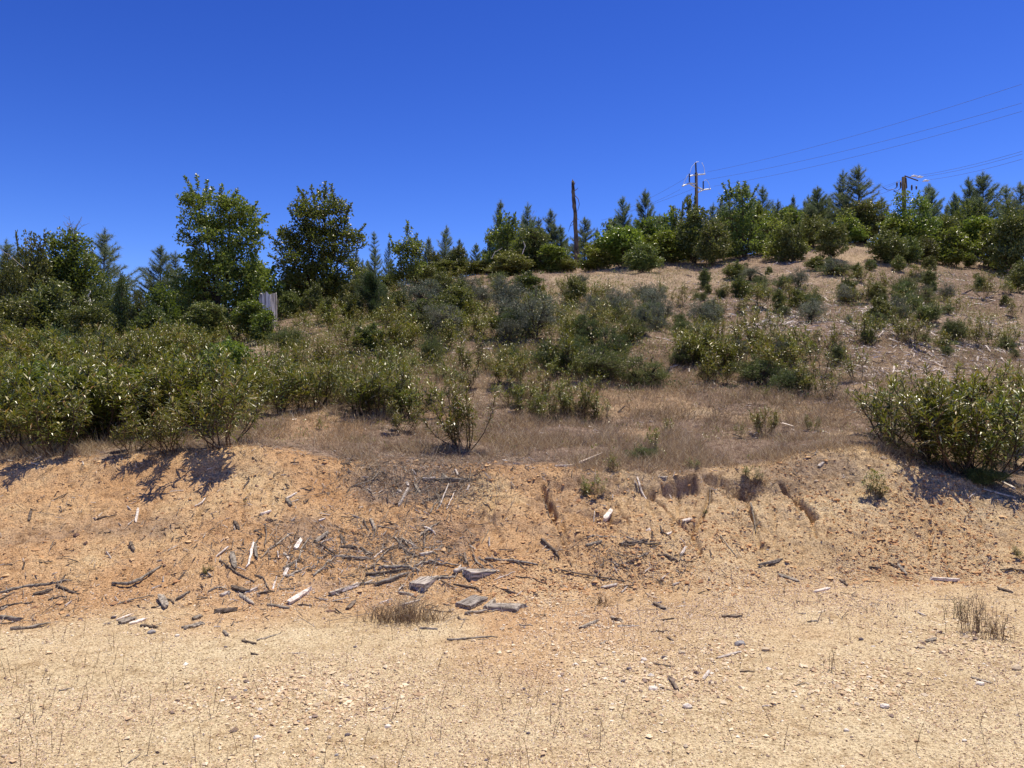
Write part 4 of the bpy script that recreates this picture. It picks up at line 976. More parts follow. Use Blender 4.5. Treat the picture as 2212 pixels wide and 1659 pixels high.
zone(10, 900, 1330, 620, 690, .6, .9, "small shrub high in the middle below the crest bushes")
zone(16, 1180, 1420, 690, 760, .5, .75, "olive shrub in the middle, behind the low green mats")
zone(20, 890, 1340, 800, 895, .4, .65, "small shrub in dry grass below the low green mats")
zone(26, 1475, 1745, 765, 825, .55, .95, "upright shrub in the dense clump right of centre")
zone(12, 1400, 1640, 610, 720, .4, .7, "small shrub scattered below the airy light oak")
zone(28, 1600, 2205, 600, 760, .5, .8, "small yellowish shrub dotted over the bare right hillside")
open('/tmp/n.txt', 'w').write(str(nsh[0])) if False else None

def zoneb(n, x0, x1, y0, y1, h0, h1, w0, w1, src, H0, W0, name, desc, grp, cat="bush", far=None):
    for k in range(n):
        px = rp.uniform(x0, x1); py = rp.uniform(y0, y1)
        if far: x, y, z = at(px, rp.uniform(*far)); py = float(proj(x, y, z)[1])
        else: x, y = pix(px, py); z = hz(x, y)
        H = rp.uniform(h0, h1)
        if far and (1905 < px < 2000 or 1215 < px < 1275): H *= .55
        W = H * rp.uniform(w0, w1); q = (H - h0) / (h1 - h0); sz = 'large ' if q > .66 else ('small ' if q < .33 else '')
        put(name, rp.choice(src), (x, y, z - .03), rp.uniform(0, 6.28), (W / W0, W / W0 * rp.uniform(.8, 1.2), H / H0), rel_v(px, py, sz + desc), cat, grp)
G1, G2, G3, G4 = "silver grey bushes", "low green bushes", "round leafy bushes", "young trees of the crest belt"
zoneb(22, 700, 1400, 640, 790, .4, .85, 1.1, 1.9, GREENB, 1.0, 1.6, "low_green_bush", "green fine leaved bush", G2)
zoneb(16, 850, 1450, 620, 760, .4, .9, 1.1, 1.7, GREY, 1.2, 1.8, "grey_bush", "grey green bush", G1)
zoneb(12, 0, 520, 730, 880, .5, 1.0, 1.1, 1.7, GREENB + OAKB[:1], 1.2, 1.7, "low_green_bush", "dark green bush", G2)
zoneb(16, 590, 1000, 640, 700, .5, 1.1, .9, 1.5, EVER, 2.0, 2.0, "evergreen_bush", "dark bush", G3)
zoneb(46, 1350, 2210, 585, 800, .25, .65, 1.0, 2.0, GREENB + GREY[:1], 1.1, 1.7, "low_green_bush", "low bush", G2)
zoneb(26, 1500, 2210, 575, 700, .3, .75, .9, 1.4, EVER, 2.0, 2.0, "evergreen_bush", "dark bush", G3)
zoneb(16, 1050, 2210, 0, 0, 1.6, 2.9, .6, .9, LOAKB + OAKB, 2.0, 2.0, "evergreen_bush", "tall dark bush", G4, far=(35, 40))
zoneb(52, 1050, 2210, 0, 0, 2.4, 4.1, .75, 1.0, PINE, 4.0, 4.0, "pine_tree", "young pine", G4, "pine tree", far=(38, 44))
zoneb(14, 760, 1080, 0, 0, 1.6, 2.6, .75, 1.0, PINE, 4.0, 4.0, "pine_tree", "young pine", G4, "pine tree", far=(37, 44))
zoneb(5, 0, 180, 0, 0, 1.8, 2.8, .7, 1.0, EVER + OAKB, 2.0, 2.0, "evergreen_bush", "tall dark bush", G4, far=(25, 31))
zoneb(8, 560, 1080, 0, 0, .9, 1.5, .9, 1.3, EVER + OAKB, 2.0, 2.0, "evergreen_bush", "tall dark bush", G4, far=(31, 36))
# --- uncountable undergrowth between the shrubs
def undergrowth(name, n, y0, y1, fn, hlo, hhi, LL, WW, mat, label, seed, narrow=True, cl=16, spread=.14):
    r = rs(seed); X, Y = scatter(r, n, y0, y1); px, py = proj(X, Y, hb(X, Y)); k = r.uniform(size=n) < fn(px, py, X, Y); X, Y = X[k], Y[k]; m = len(X)
    Hc = r.uniform(hlo, hhi, m); X2 = np.repeat(X, cl) + r.normal(0, spread, m * cl); Y2 = np.repeat(Y, cl) + r.normal(0, spread, m * cl)
    Z2 = h(X2, Y2) + np.repeat(Hc, cl) * r.uniform(0, 1, m * cl) ** .7; D = rdir(r, m * cl) * .8 + [0, 0, .7]; mb = MB(); Ls = r.uniform(.6, 1.2, m * cl) * LL
    C = np.stack([X2, Y2, Z2], 1)
    if narrow: blades(mb, C, D, Ls, Ls * WW / LL, r)
    else: leaves(mb, C, D, Ls, Ls * WW / LL, r)
    tag(link(name, mb.mesh(name, M[mat])), label, "undergrowth", kind="stuff")
def box_(px, py, x0, x1, y0, y1, s=25): return sstep(x0 - s, x0 + s, px) * (1 - sstep(x1 - s, x1 + s, px)) * sstep(y0 - s * .5, y0 + s * .5, py) * (1 - sstep(y1 - s * .5, y1 + s * .5, py))
undergrowth("olive_undergrowth", 26000, 8, 30, lambda px, py, X, Y: np.clip(.75 * box_(px, py, -50, 520, 700, 950) + .7 * box_(px, py, 520, 900, 740, 890) + .8 * box_(px, py, 600, 1400, 620, 820) + .3 * box_(px, py, 1400, 2212, 590, 780), 0, 1)
            * sstep(.36, .52, fbm(X * 1.3, Y * 1.3, 181, 3)), .08, .60, .11, .012, 'narrow', "low olive leafy undergrowth filling the gaps between the hillside shrubs", 31)
undergrowth("small_green_sprouts", 900, 8.3, 16, lambda px, py, X, Y: .5 * box_(px, py, 560, 2212, 830, 1010), .03, .14, .06, .009, 'narrow', "tiny green sprouts dotted through the dry grass above the bank", 34, True, 7, .03)
undergrowth("dead_brush", 16000, 8.6, 34, lambda px, py, X, Y: np.clip(.75 * box_(px, py, 1400, 2250, 560, 900) + .3 * box_(px, py, 500, 1400, 640, 930) + .5 * box_(px, py, -60, 560, 900, 985), 0, 1)
            * sstep(.44, .60, fbm(X * 1.2, Y * 1.2, 201, 3)), .03, .28, .11, .007, 'weed', "dead brown brush and withered stems between the living shrubs", 33, True, 16, .10)
undergrowth("green_ground_cover", 12000, 8.5, 30, lambda px, py, X, Y: np.clip(.9 * inell(px, py, 1230, 780, 120, 30) + .9 * inell(px, py, 1380, 800, 80, 25) + .5 * box_(px, py, 850, 1250, 640, 740) + .5 * inell(px, py, 1660, 815, 120, 22) + .4 * inell(px, py, 620, 740, 80, 25) + .3 * inell(px, py, 1100, 780, 200, 50) + .2 * box_(px, py, 1300, 2212, 590, 700), 0, 1)
            * sstep(.38, .55, fbm(X * 1.1, Y * 1.1, 191, 3)), .04, .28, .035, .018, 'mat', "fine leaved green ground cover spreading in low mats over the hillside", 32, False, 45, .16)
# --- dead wood standing: snag, twigs, stub
def curve_pts(P, n=14):
    P = np.array(P, float); t = np.linspace(0, 1, len(P)); tt = np.linspace(0, 1, n)
    return np.stack([np.interp(tt, t, P[:, k]) for k in range(3)], 1)
x, y, z = at(1245, 38); k = 38 / F
e = tag(empty("dead_snag", (x, y, z)), "tall broken charred tree trunk without crown rising above the crest", "dead tree")
def sp(px, py, dy=0): return ((px - 1245) * k, dy, topz(py, 38) - z)
r = rs(77); P = curve_pts([sp(1246, 580), sp(1244, 500), sp(1243, 455), sp(1239, 420), sp(1238, 390)], 22); P[:, :2] += r.normal(0, .012, (22, 2))
mb = MB(); mb.tube(P, np.linspace(.125, .075, 22) * r.uniform(.88, 1.1, 22), 10, True)
mb.tube([P[-1] - [.02, 0, .05], P[-1] + [-.01, 0, .10]], [.06, .01], 6)
link("trunk", mb.mesh("trunk", M['snag'], True), e)
for pts, rad in [([sp(1240, 412), sp(1247, 407), sp(1249, 404)], .02), ([sp(1240, 400), sp(1243, 392)], .02), ([sp(1241, 420), sp(1249, 428), sp(1252, 440), sp(1248, 455)], .022), ([sp(1243, 470), sp(1234, 482), sp(1228, 500)], .02),
                 ([sp(1243, 478), sp(1236, 486), sp(1230, 488)], .015), ([sp(1243, 468), sp(1250, 476, -.2)], .02), ([sp(1236, 396), sp(1239, 400)], .02)]:
    mb = MB(); mb.tube(curve_pts(pts, 7), np.linspace(rad, rad * .4, 7), 5); link("branch", mb.mesh("branch", M['snag'], True), e)
def twigs(px, Y, top, base, n, mat, label, name="bare_twigs", spread=30, seed=0, cat="dead branches"):
    x = (px - 1106) / F * Y; zb = topz(base, Y); r = rs(seed); mb = MB(); k = Y / F
    z = hz(x, Y); H = zb - z
    mb.tube(curve_pts([(0, 0, 0), (.03, 0, H * .5), (0, 0, H)], 8), np.linspace(.03, .018, 8), 5)
    for q in range(n):
        dx = r.uniform(-1, 1) * spread * k; hh = (base - top) * k * r.uniform(.5, 1)
        P = curve_pts([(0, 0, H), (dx * .35, r.normal(0, .1), H + hh * .55), (dx, r.normal(0, .2), H + hh)], 7); P += r.normal(0, .015, P.shape)
        mb.tube(P, np.linspace(.014, .004, 7), 4, False)
        for w_ in range(4):
            a = P[r.randint(2, 6)]; b = a + np.array([r.normal(0, .14), r.normal(0, .1), r.uniform(.02, .22)]); mb.tube([a, b], [.006, .003], 3, False)
    tag(link(name, mb.mesh(name, M[mat], True), loc=(x, Y, z)), label, cat)
twigs(157, 26.5, 462, 520, 8, 'greywood', "bare grey dead twigs sticking out above the leftmost oak", seed=1, spread=24)
twigs(1140, 40, 455, 510, 9, 'whitewood', "bare white dead twigs above the mid crest cluster", seed=2, spread=20)
twigs(1097, 40, 487, 530, 3, 'snag', "short dark burnt trunk stub with forked tip in the mid crest cluster", name="burnt_stub", spread=6, seed=3)
twigs(1465, 36, 450, 510, 5, 'darkwood', "dark forked dead branches left of the tall power pole", seed=4, spread=22)
def branch(pts, Y, rad, mat, label, name="dead_branch"):
    P = curve_pts([((a - 1106) / F * Y, Y, topz(b, Y)) for a, b in pts], 10); P += rs(5).normal(0, .01, P.shape)
    o = P[0].copy(); mb = MB(); mb.tube(P - o, np.linspace(rad, rad * .4, 10), 5); tag(link(name, mb.mesh(name, M[mat], True), loc=tuple(o)), label, "dead branch")
branch([(192, 690), (196, 655), (190, 640), (194, 628)], 20.5, .028, 'whitewood', "short white dead stub standing in front of the dark bushes at left")
branch([(50, 580), (30, 560), (10, 545), (-5, 535)], 21.5, .010, 'greywood', "thin pale dead limb slanting out from the left edge")
branch([(1062, 560), (1068, 545), (1085, 535)], 31, .02, 'whitewood', "thin pale curved limb on the left of the crest cluster")
branch([(1128, 550), (1135, 530), (1130, 520)], 31, .02, 'whitewood', "thin pale limb in front of the tall dark crest bush")
branch([(598, 672), (600, 650), (596, 636)], 24, .015, 'greywood', "thin grey twig standing behind the grey stump")
# red and white far mast
x = (181.5 - 1106) / F * 90; z = hz(x, 90); zt = topz(535, 90); e = tag(empty("striped_mast", (x, 90, z)), "far red and white banded mast peeping behind the leftmost oak", "mast")
nb = 9; hh = (zt - z) / nb
for q in range(nb):
    mb = MB(); mb.tube([(0, 0, q * hh), (0, 0, (q + 1) * hh)], [.16, .16], 8); link("red_band" if q % 2 else "white_band", mb.mesh("band", M['red' if q % 2 else 'white']), e)

# --- grey stump
x, y = pix(578, 694); y = min(y, 23.5); x = (578 - 1106) / F * y; z = hz(x, y); r = rs(8)
zt = topz(634, y) - z; n = 44; a = np.arange(n) * 2 * math.pi / n; rings = []
rb = (18.5 / F * y)
for q, f in enumerate(np.linspace(0, 1, 9)):
    flare = 1.06 - .12 * f + .5 * max(0, .25 - f) ; fl = 1 + .08 * (vnoise(a * 9.0, a * 0 + .3, 4) - .5) + .04 * np.sin(a * 5 + 1)
    zz = np.full(n, f * zt); zz = zz + (vnoise(a * 3.5, a * 0, 6) - .5) * .10 * (f > .95)
    rings.append(np.stack([np.cos(a) * rb * flare * fl, np.sin(a) * rb * flare * fl, zz - .1 * (f == 0)], 1))
V = np.concatenate(rings + [np.array([[0, 0, zt * .93]])]); j = np.arange(n); q = np.concatenate([np.stack([i * n + j, i * n + (j + 1) % n, (i + 1) * n + (j + 1) % n, (i + 1) * n + j], 1) for i in range(8)])
top = np.stack([8 * n + j, 8 * n + (j + 1) % n, np.full(n, 9 * n)], 1)
M['stump'] = woodmat("stump_wood", (.20, .17, .13), (.92, .86, .76), (22, 22, 1.6), bump=1.0)
mb = MB(); mb.add(V, q, top); tag(link("tree_stump", mb.mesh("tree_stump", M['stump']), loc=(x, y, z)), "pale weathered cut tree stump beside the tallest oak", "stump")

# ------------------------------------------------------------------ power poles and wires
def pole_a():
    Y = 70.0; x0 = (1505 - 1106) / F * Y; z0 = hz(x0, Y); k = Y / F
    e = tag(empty("power_pole", (x0, Y, z0)), "tall dark power pole with white insulator arms on the crest", "power pole", "power poles on the crest")
    def q(px, py, d=0): return np.array([(px - 1505) * k, d, topz(py, Y) - z0])
    mb = MB(); mb.tube([q(1508, 560) * [1, 1, 0], q(1507, 560), q(1505, 372)], [.19, .18, .13], 10); link("pole", mb.mesh("pole", M['pole'], True), e)
    def ins(a, b, mat='insul', R=.075, nm="insulator"):
        n = 22; t = np.linspace(0, 1, n); P = a + (b - a) * t[:, None]; rr_ = np.where(np.arange(n) % 2, R, R * .45); mb = MB(); mb.tube(P, rr_, 7); link(nm, mb.mesh(nm, M[mat], True), e)
    ins(q(1505, 372), q(1504, 350), 'darkinsul', .10); ins(q(1487, 396, -.6), q(1487, 378, -.6), 'darkinsul', .08); ins(q(1524, 404, .6), q(1524, 387, .6), 'darkinsul', .08); ins(q(1502, 395, -.4), q(1502, 382, -.4), 'darkinsul', .07)
    for a, b in [((1504, 376, 0), (1488, 383, -.6)), ((1508, 376, 0), (1527, 371, .5)), ((1505, 396, 0), (1488, 398, -.6)), ((1487, 398, -.6), (1470, 407, -1.0)), ((1508, 403, 0), (1524, 405, .6)), ((1524, 405, .6), (1541, 402, .8)), ((1524, 405, .6), (1509, 414, 0)), ((1488, 400, -.6), (1504, 403, 0))]:
        ins(q(*a), q(*b), R=.075)
    for pts in [[(1488, 378, -.6), (1493, 362, -.3), (1504, 349, 0), (1512, 346, .2)], [(1527, 371, .5), (1524, 355, .4), (1519, 347, .3)], [(1470, 407, -1), (1476, 395, -.8), (1482, 383, -.7), (1487, 378, -.6)], [(1541, 402, .8), (1537, 390, .7), (1530, 382, .6), (1524, 387, .6)]]:
        mb = MB(); mb.tube(curve_pts([q(*p) for p in pts], 9), .022, 4); link("jumper_wire", mb.mesh("jumper", M['insul'], True), e)
pole_a()
def pole_b():
    Y = 58.0; x0 = (1955 - 1106) / F * Y; z0 = hz(x0, Y); k = Y / F
    e = tag(empty("power_pole", (x0, Y, z0)), "shorter power pole with crossarms and hanging fuses behind the right trees", "power pole", "power poles on the crest")
    def q(px, py, d=0): return np.array([(px - 1955) * k, d, topz(py, Y) - z0])
    mb = MB(); mb.tube([q(1955, 530) * [1, 1, 0], q(1955, 381)], [.19, .145], 10); link("pole", mb.mesh("pole", M['pole'], True), e)
    mb = MB(); mb.tube([q(1946, 391, -.9), q(1974, 398, .9)], .06, 4); link("crossarm", mb.mesh("crossarm", M['pole']), e)
    mb = MB(); mb.tube([q(1938, 389, -1.3), q(1972, 396, -.9)], .05, 4); link("crossarm", mb.mesh("crossarm", M['pole']), e)
    mb = MB(); mb.tube([q(1945, 421, -.3), q(1967, 425, .3)], .035, 6); link("bracket", mb.mesh("bracket", M['insul'], True), e)
    for (a, b, c) in [(1940, 392, 402), (1948, 390, 405), (1972, 398, 410), (1982, 400, 408)]:
        mb = MB(); mb.tube([q(a, b), q(a, (b + c) / 2), q(a, c)], [.05, .07, .05], 7); link("fuse", mb.mesh("fuse", M['darkinsul'], True), e)
    for (a, b) in [(1977, 379), (1990, 381), (2003, 389)]:
        mb = MB(); P = np.array([q(a - 8, b + 2), q(a - 4, b), q(a, b - .5), q(a + 4, b), q(a + 8, b - 1)]); mb.tube(P, [.02, .06, .08, .06, .02], 8); link("insulator", mb.mesh("insulator", M['white'], True), e)
    mb = MB(); mb.tube(curve_pts([q(1940, 402), q(1935, 407), q(1920, 410), q(1908, 402)], 8), .025, 4); link("jumper_wire", mb.mesh("j", M['darkinsul'], True), e)
    mb = MB(); mb.tube(curve_pts([q(1948, 405), q(1940, 412), q(1930, 410), q(1945, 418)], 8), .025, 4); link("jumper_wire", mb.mesh("j", M['darkinsul'], True), e)
pole_b()
def wire(a, b, Ya, Yb, sag, label, rad=.009, ext=0):
    n = 40; t = np.linspace(0, 1 + ext, n); A = np.array([(a[0] - 1106) / F * Ya, Ya, topz(a[1], Ya)]); B = np.array([(b[0] - 1106) / F * Yb, Yb, topz(b[1], Yb)])
    P = A + (B - A) * t[:, None]; P[:, 2] -= sag * 4 * t * (1 - t) * (t <= 1) 
    mb = MB(); mb.tube(P - A, rad, 5, False); tag(link("power_line", mb.mesh("power_line", M['wire'], True), loc=tuple(A)), label, "power line", "power lines crossing the sky")
wire((1529, 370), (2212, 179), 70, 42, .35, "highest wire running from the tall pole to the upper right")
wire((1526, 387), (2212, 220), 70, 42, .35, "middle wire of the three running from the tall pole to the right")
wire((1543, 401), (2212, 238), 70, 42, .35, "lowest wire of the three running from the tall pole to the right")
wire((1488, 380), (1350, 452), 70, 74, .15, "upper wire dropping left from the tall pole into the trees")
wire((1470, 408), (1360, 455), 70, 74, .15, "middle wire dropping left from the tall pole into the trees")
wire((1505, 404), (1300, 475), 70, 76, .15, "lower wire dropping left from the tall pole into the trees")
wire((1985, 378), (2212, 325), 58, 40, .12, "uppermost wire from the crossarm pole to the right edge")
wire((1998, 380), (2212, 331), 58, 40, .12, "middle wire from the crossarm pole to the right edge")
wire((2010, 387), (2212, 342), 58, 40, .12, "lowest wire from the crossarm pole to the right edge")
wire((1950, 387), (1870, 412), 58, 66, .1, "upper wire leaving the crossarm pole to the left")
wire((1945, 392), (1850, 426), 58, 66, .1, "second wire leaving the crossarm pole to the left")
wire((1945, 402), (1800, 438), 58, 70, .3, "low slack wire leaving the crossarm pole to the left")

# ------------------------------------------------------------------ dead wood on the bank and road, traced piece by piece
ZM = {2: (0, 1250, .36162), 3: (600, 1300, .33156), 4: (1000, 1300, .33147), 5: (1500, 1250, .36162), 6: (2250, 1250, .36162), 7: (1500, 1750, .67812), 8: (0, 1750, .67812)}
def zp(zone_, X, Y):
    a, b, s = ZM[zone_]; return (a + X * s) * .73733, (b + Y * s) * .73733
PIECES = []   # (zone, kind, tone, width px, [(x, y)...])
def W_(zone_, txt):
    for ln in txt.strip().split('\n'):
        p = ln.split(); kd, w_ = p[0], float(p[1]); c = list(map(float, p[2:])); PIECES.append((zone_, kd[0], kd[1] if len(kd) > 1 else 'g', w_, list(zip(c[::2], c[1::2]))))
W_(4, """cg 40 1360 1440 1630 1450
cg 45 1270 1470 1355 1405
sg 22 1090 1510 1300 1490
sg 10 1300 1490 1400 1470
sg 28 330 1100 560 1105 690 1145
sd 25 215 1160 590 1140
sg 30 300 1260 440 1230 600 1165
cp 38 0 1310 150 1250
sg 18 640 1080 800 1048 1040 1080
sd 14 240 1110 300 1065 360 1080
sp 40 1000 1160 1100 1110
sg 22 840 1190 1010 1185
sd 10 880 1210 990 1280
sd 14 990 1250 1190 1290 1240 1335
sg 22 1270 1010 1480 1025 1740 1095
sd 12 1500 1020 1580 1060 1640 1130
sg 18 1160 980 1200 1060 1260 1110
sg 14 1220 1000 1340 1100
sd 25 1090 970 1110 1070
sp 9 1350 1220 1540 1150
sd 10 1540 1195 1690 1215 1820 1250
sg 20 500 1330 720 1362
cp 18 515 1440 700 1395
cp 14 340 1418 440 1385
cg 25 55 1460 120 1410
sd 12 905 1430 975 1440
sd 9 730 1475 985 1495
sd 18 1030 1545 1085 1560
cd 22 1455 1315 1535 1340
sd 12 1695 1350 1745 1355
cg 22 700 1635 840 1645
sg 14 470 805 560 900
sd 13 500 800 600 910
sg 14 530 815 630 900
sp 12 570 830 650 910
sg 14 600 830 660 905
sd 22 510 890 600 960 715 1030
sg 10 310 1050 380 970 500 880
sg 9 580 925 760 915 900 880
sd 18 740 740 735 920
sg 18 830 930 960 880
sd 14 950 960 960 880
cp 25 690 990 800 965
sd 14 800 965 850 985
sd 16 200 640 245 740
cg 24 260 640 300 720
sg 10 320 700 480 720
sd 9 400 660 500 690
sd 10 0 635 130 615
sd 12 160 890 280 950
sg 14 0 985 280 1000
sp 12 280 990 370 940
sd 18 0 880 130 880
sg 16 860 680 700 780
sp 14 730 700 830 790
cp 24 510 530 590 380
cp 22 505 390 525 420
cg 22 650 345 690 430
cp 20 720 300 820 290
sg 18 820 300 1160 300
sd 14 880 310 1190 318
sp 11 870 540 950 340
sg 11 840 580 930 400
sg 11 780 600 870 440
sp 9 930 560 1010 380
sg 9 700 520 860 430
sd 9 760 470 1000 430
sd 10 1250 530 1330 585
sd 10 890 440 1090 445 1180 500
sg 9 100 360 270 330 340 230
sd 28 1770 830 1860 920 1925 1025
sg 10 1800 940 1960 945
sd 14 1780 420 1800 530 1860 660
sg 8 1300 730 1235 850
cp 18 580 330 590 360
cp 16 1110 400 1130 360
cg 18 890 260 930 290
cp 16 1010 220 1030 260""")
W_(3, """cp 16 210 920 100 1010
cg 40 240 980 265 1095
sp 24 430 880 410 970 365 1090
cg 22 450 870 440 980 470 1000
sd 12 535 710 550 800 530 910
sg 14 740 785 600 900 490 1000
sd 10 500 800 440 900
sd 16 130 1045 250 1130 440 1215
sd 14 440 1145 530 1190 570 1285
cd 40 245 1270 380 1310
cp 22 350 1320 460 1270
cg 28 305 1330 430 1425
cd 50 100 1510 260 1490
cp 32 145 1350 205 1320
sg 14 30 1320 90 1280 200 1285
cp 40 740 1420 920 1305
cg 24 560 1430 740 1465
sd 16 460 1330 620 1310
cg 38 1100 1350 1340 1260
sg 14 1340 1250 1500 1240
cd 28 1260 1470 1330 1400
cp 20 700 950 745 1020
cp 28 800 930 850 850
sg 14 830 1010 850 920 945 800
cg 28 700 1100 850 1020
cp 26 700 1160 735 1110
sg 20 720 1180 900 1100 980 1095
sg 20 960 1175 1140 1000
sd 18 1015 870 1090 960 1150 985
sg 16 1150 985 1290 990 1480 1005
cg 28 970 865 1090 770
sp 12 1020 870 1130 805
cd 20 1190 890 1340 885
sg 14 1370 880 1490 945
cp 16 720 490 810 440
cp 20 490 640 575 580
sd 9 575 690 640 660
cp 14 1010 670 1060 655
cd 26 265 705 300 770
cd 22 1200 790 1240 860
cp 12 600 1280 620 1220
sd 10 820 1430 950 1440
cg 26 720 500 765 540
sd 10 960 870 1020 880
sp 10 640 930 655 1000""")
W_(2, """sg 22 0 1370 150 1320 400 1275 585 1243
sd 14 0 1480 140 1440 270 1425
cd 28 275 1365 410 1335
sd 20 455 1295 560 1330 640 1355
sd 14 390 1415 470 1385 545 1385
sg 24 910 1265 1050 1285 1120 1265 1200 1190 1310 1110
cg 34 0 1560 160 1585
sg 24 85 1655 240 1640 390 1610
cg 46 1300 1385 1345 1475
sd 16 1360 1400 1410 1450
sd 12 1225 1470 1300 1470
cg 26 1430 1415 1530 1345
sg 10 950 1445 1080 1405 1250 1375
cp 16 1120 655 1100 760
sd 10 780 740 950 710
sp 12 1580 640 1640 600 1670 560
cg 40 975 1620 1090 1575
cp 24 1050 1620 1175 1585
sd 22 1140 1640 1280 1655
cg 28 1560 1590 1630 1560
sg 20 1470 1655 1650 1615
sp 14 945 1590 1080 1540
cd 22 1055 935 1085 985
cd 18 235 770 250 725
sd 10 0 1420 120 1350
cg 14 0 1500 60 1470""")
W_(5, """cp 32 750 740 805 665
cg 14 710 630 765 625
sp 16 1015 405 1060 530 1130 600
sg 10 1000 450 1030 510
sd 12 1605 480 1590 600 1540 700
sg 14 610 940 740 900 880 900 1050 945
cg 22 600 995 720 970
sd 22 870 970 1100 940
sd 16 880 985 1200 970
sd 12 900 960 1110 930
sd 10 860 1140 1100 1050
sg 9 980 1100 1120 1020
sd 14 1200 820 1220 880 1280 925
sd 22 1180 1040 1340 1085
sd 6 1340 1085 1600 1110
sd 14 400 1180 700 1200 950 1250
sg 12 340 1155 440 1155 500 1185
sd 8 860 1240 975 1245
cp 22 730 1285 860 1265
sg 9 1690 905 1825 1060
sg 6 1800 980 1860 1055
cd 28 1150 1445 1235 1490
cd 22 1700 1545 1850 1545
cg 20 560 1655 690 1595
sp 8 860 1640 1030 1630
cp 22 545 300 640 265 720 245
cp 16 350 320 490 310
sg 16 1935 640 1975 810
cp 14 1300 1290 1350 1280
cg 20 800 1560 890 1590
sp 8 660 740 670 690
sp 8 700 800 720 740
cp 26 1380 800 1460 780
cp 20 1090 840 1120 830
cp 24 1370 1040 1410 990
cp 18 1255 890 1290 860""")
W_(6, """cg 28 -70 1120 130 1040
cg 20 80 1180 240 1240
cp 22 375 1350 500 1330
sd 10 240 1425 400 1430
sd 20 580 1250 650 1300
cd 16 820 1170 915 1185
sd 16 970 1130 1050 1165
cg 22 1050 1130 1120 1210
cp 30 1325 1240 1560 1250
cd 22 1860 1330 1970 1360
cp 14 1750 500 2000 570
cg 12 320 1590 400 1585
cp 14 1215 1530 1275 1555
cp 20 410 300 450 270
sd 10 1020 370 1090 405
sd 12 1880 1180 2074 1195
cp 18 1880 440 1990 500
cg 12 240 1520 310 1525""")
W_(7, """cd 9 620 35 655 55
cg 10 290 145 370 110
sg 6 455 135 545 130
cd 13 680 360 715 412
cp 12 825 365 855 330
cp 7 890 272 985 245
sd 8 600 295 700 310
sd 7 985 330 1050 330
cg 9 1985 358 2070 378
cd 9 670 180 695 198
sp 5 1080 478 1120 480
sd 6 730 405 775 388
sd 6 640 405 695 415
sg 4 1230 385 1280 378
cg 12 1790 205 1830 195
sg 6 30 120 90 128
cg 8 380 215 410 205
sd 8 430 100 480 108
sd 5 600 155 680 158
sd 5 590 520 625 505
cp 8 1600 485 1625 478""")
W_(8, """sg 8 1930 190 2150 178
cd 10 1045 195 1105 208
sg 8 1110 190 1215 158
cg 11 965 155 985 180
cg 7 255 412 310 395
sg 5 550 722 608 682
sp 4 1245 245 1320 243
cd 7 1085 248 1110 250
sg 10 795 152 885 125
cp 5 1650 495 1690 485
sd 7 795 385 820 382""")
LM = [("the square beam offcut", *zp(4, 715, 1240)), ("the flat grey plank offcut", *zp(4, 1130, 1410)), ("the brown grass tuft", *zp(4, 570, 1530)), ("the wedge of split log", *zp(4, 1230, 1160)),
      ("the deep gully", 1725, 1085), ("the hollow under the bank lip", 1462, 1050), ("the big right bush", 2050, 1050), ("the twig heap on the bank", 890, 1060), ("the left thicket", 250, 985),
      ("the hooked stick at left", *zp(2, 1110, 1260)), ("the fan of splinters", *zp(4, 570, 860)), ("the pale gravel heap", 1290, 1420), ("the tall weed clump", 2110, 1330), ("the bottom left road edge", 30, 1330),
      ("the black root tangle on the bank", *zp(5, 1090, 950)), ("the upright slab at left", *zp(3, 252, 1040)), ("the white quartz stone", *zp(8, 1112, 613)), ("the pale flat board", *zp(3, 830, 1360)), ("the small right gravel patch", 1580, 1390)]
used = {}
def rel_label(px, py, desc):
    desc = desc.replace('pale bleached', 'pale')
    b = sorted(LM, key=lambda l: (l[1] - px) ** 2 + 2.2 * (l[2] - py) ** 2)
    for l in b[:4]:
        dx, dy = px - l[1], py - l[2]; d = math.hypot(dx, dy)
        w1 = "touching" if d < 26 else ("just" if d < 60 else ("a little" if d < 120 else "well"))
        w2 = ("right of" if dx > 0 else "left of") if abs(dx) > 1.8 * abs(dy) else (("above" if dy < 0 else "below") if abs(dy) > 1.8 * abs(dx) else (("upper " if dy < 0 else "lower ") + ("right of" if dx > 0 else "left of")))
        lb = f"{desc} {w1} {w2} {l[0]}" if w1 != "touching" else f"{desc} touching {l[0]}, its {'right' if dx > 0 else 'left'} side"
        if lb not in used: break
    used[lb] = used.get(lb, 0) + 1
    w_ = lb.split()
    return lb if len(w_) <= 16 else lb.replace('splinter', '').replace(' , ', ', ').replace('curved ', '').replace('thin ', '').replace('  ', ' ')
TONE = {'g': 'grey', 'p': 'pale bleached', 'd': 'dark'}; TM = {'g': 'greywood', 'p': 'palewood', 'd': 'darkwood'}
r = rs(9)
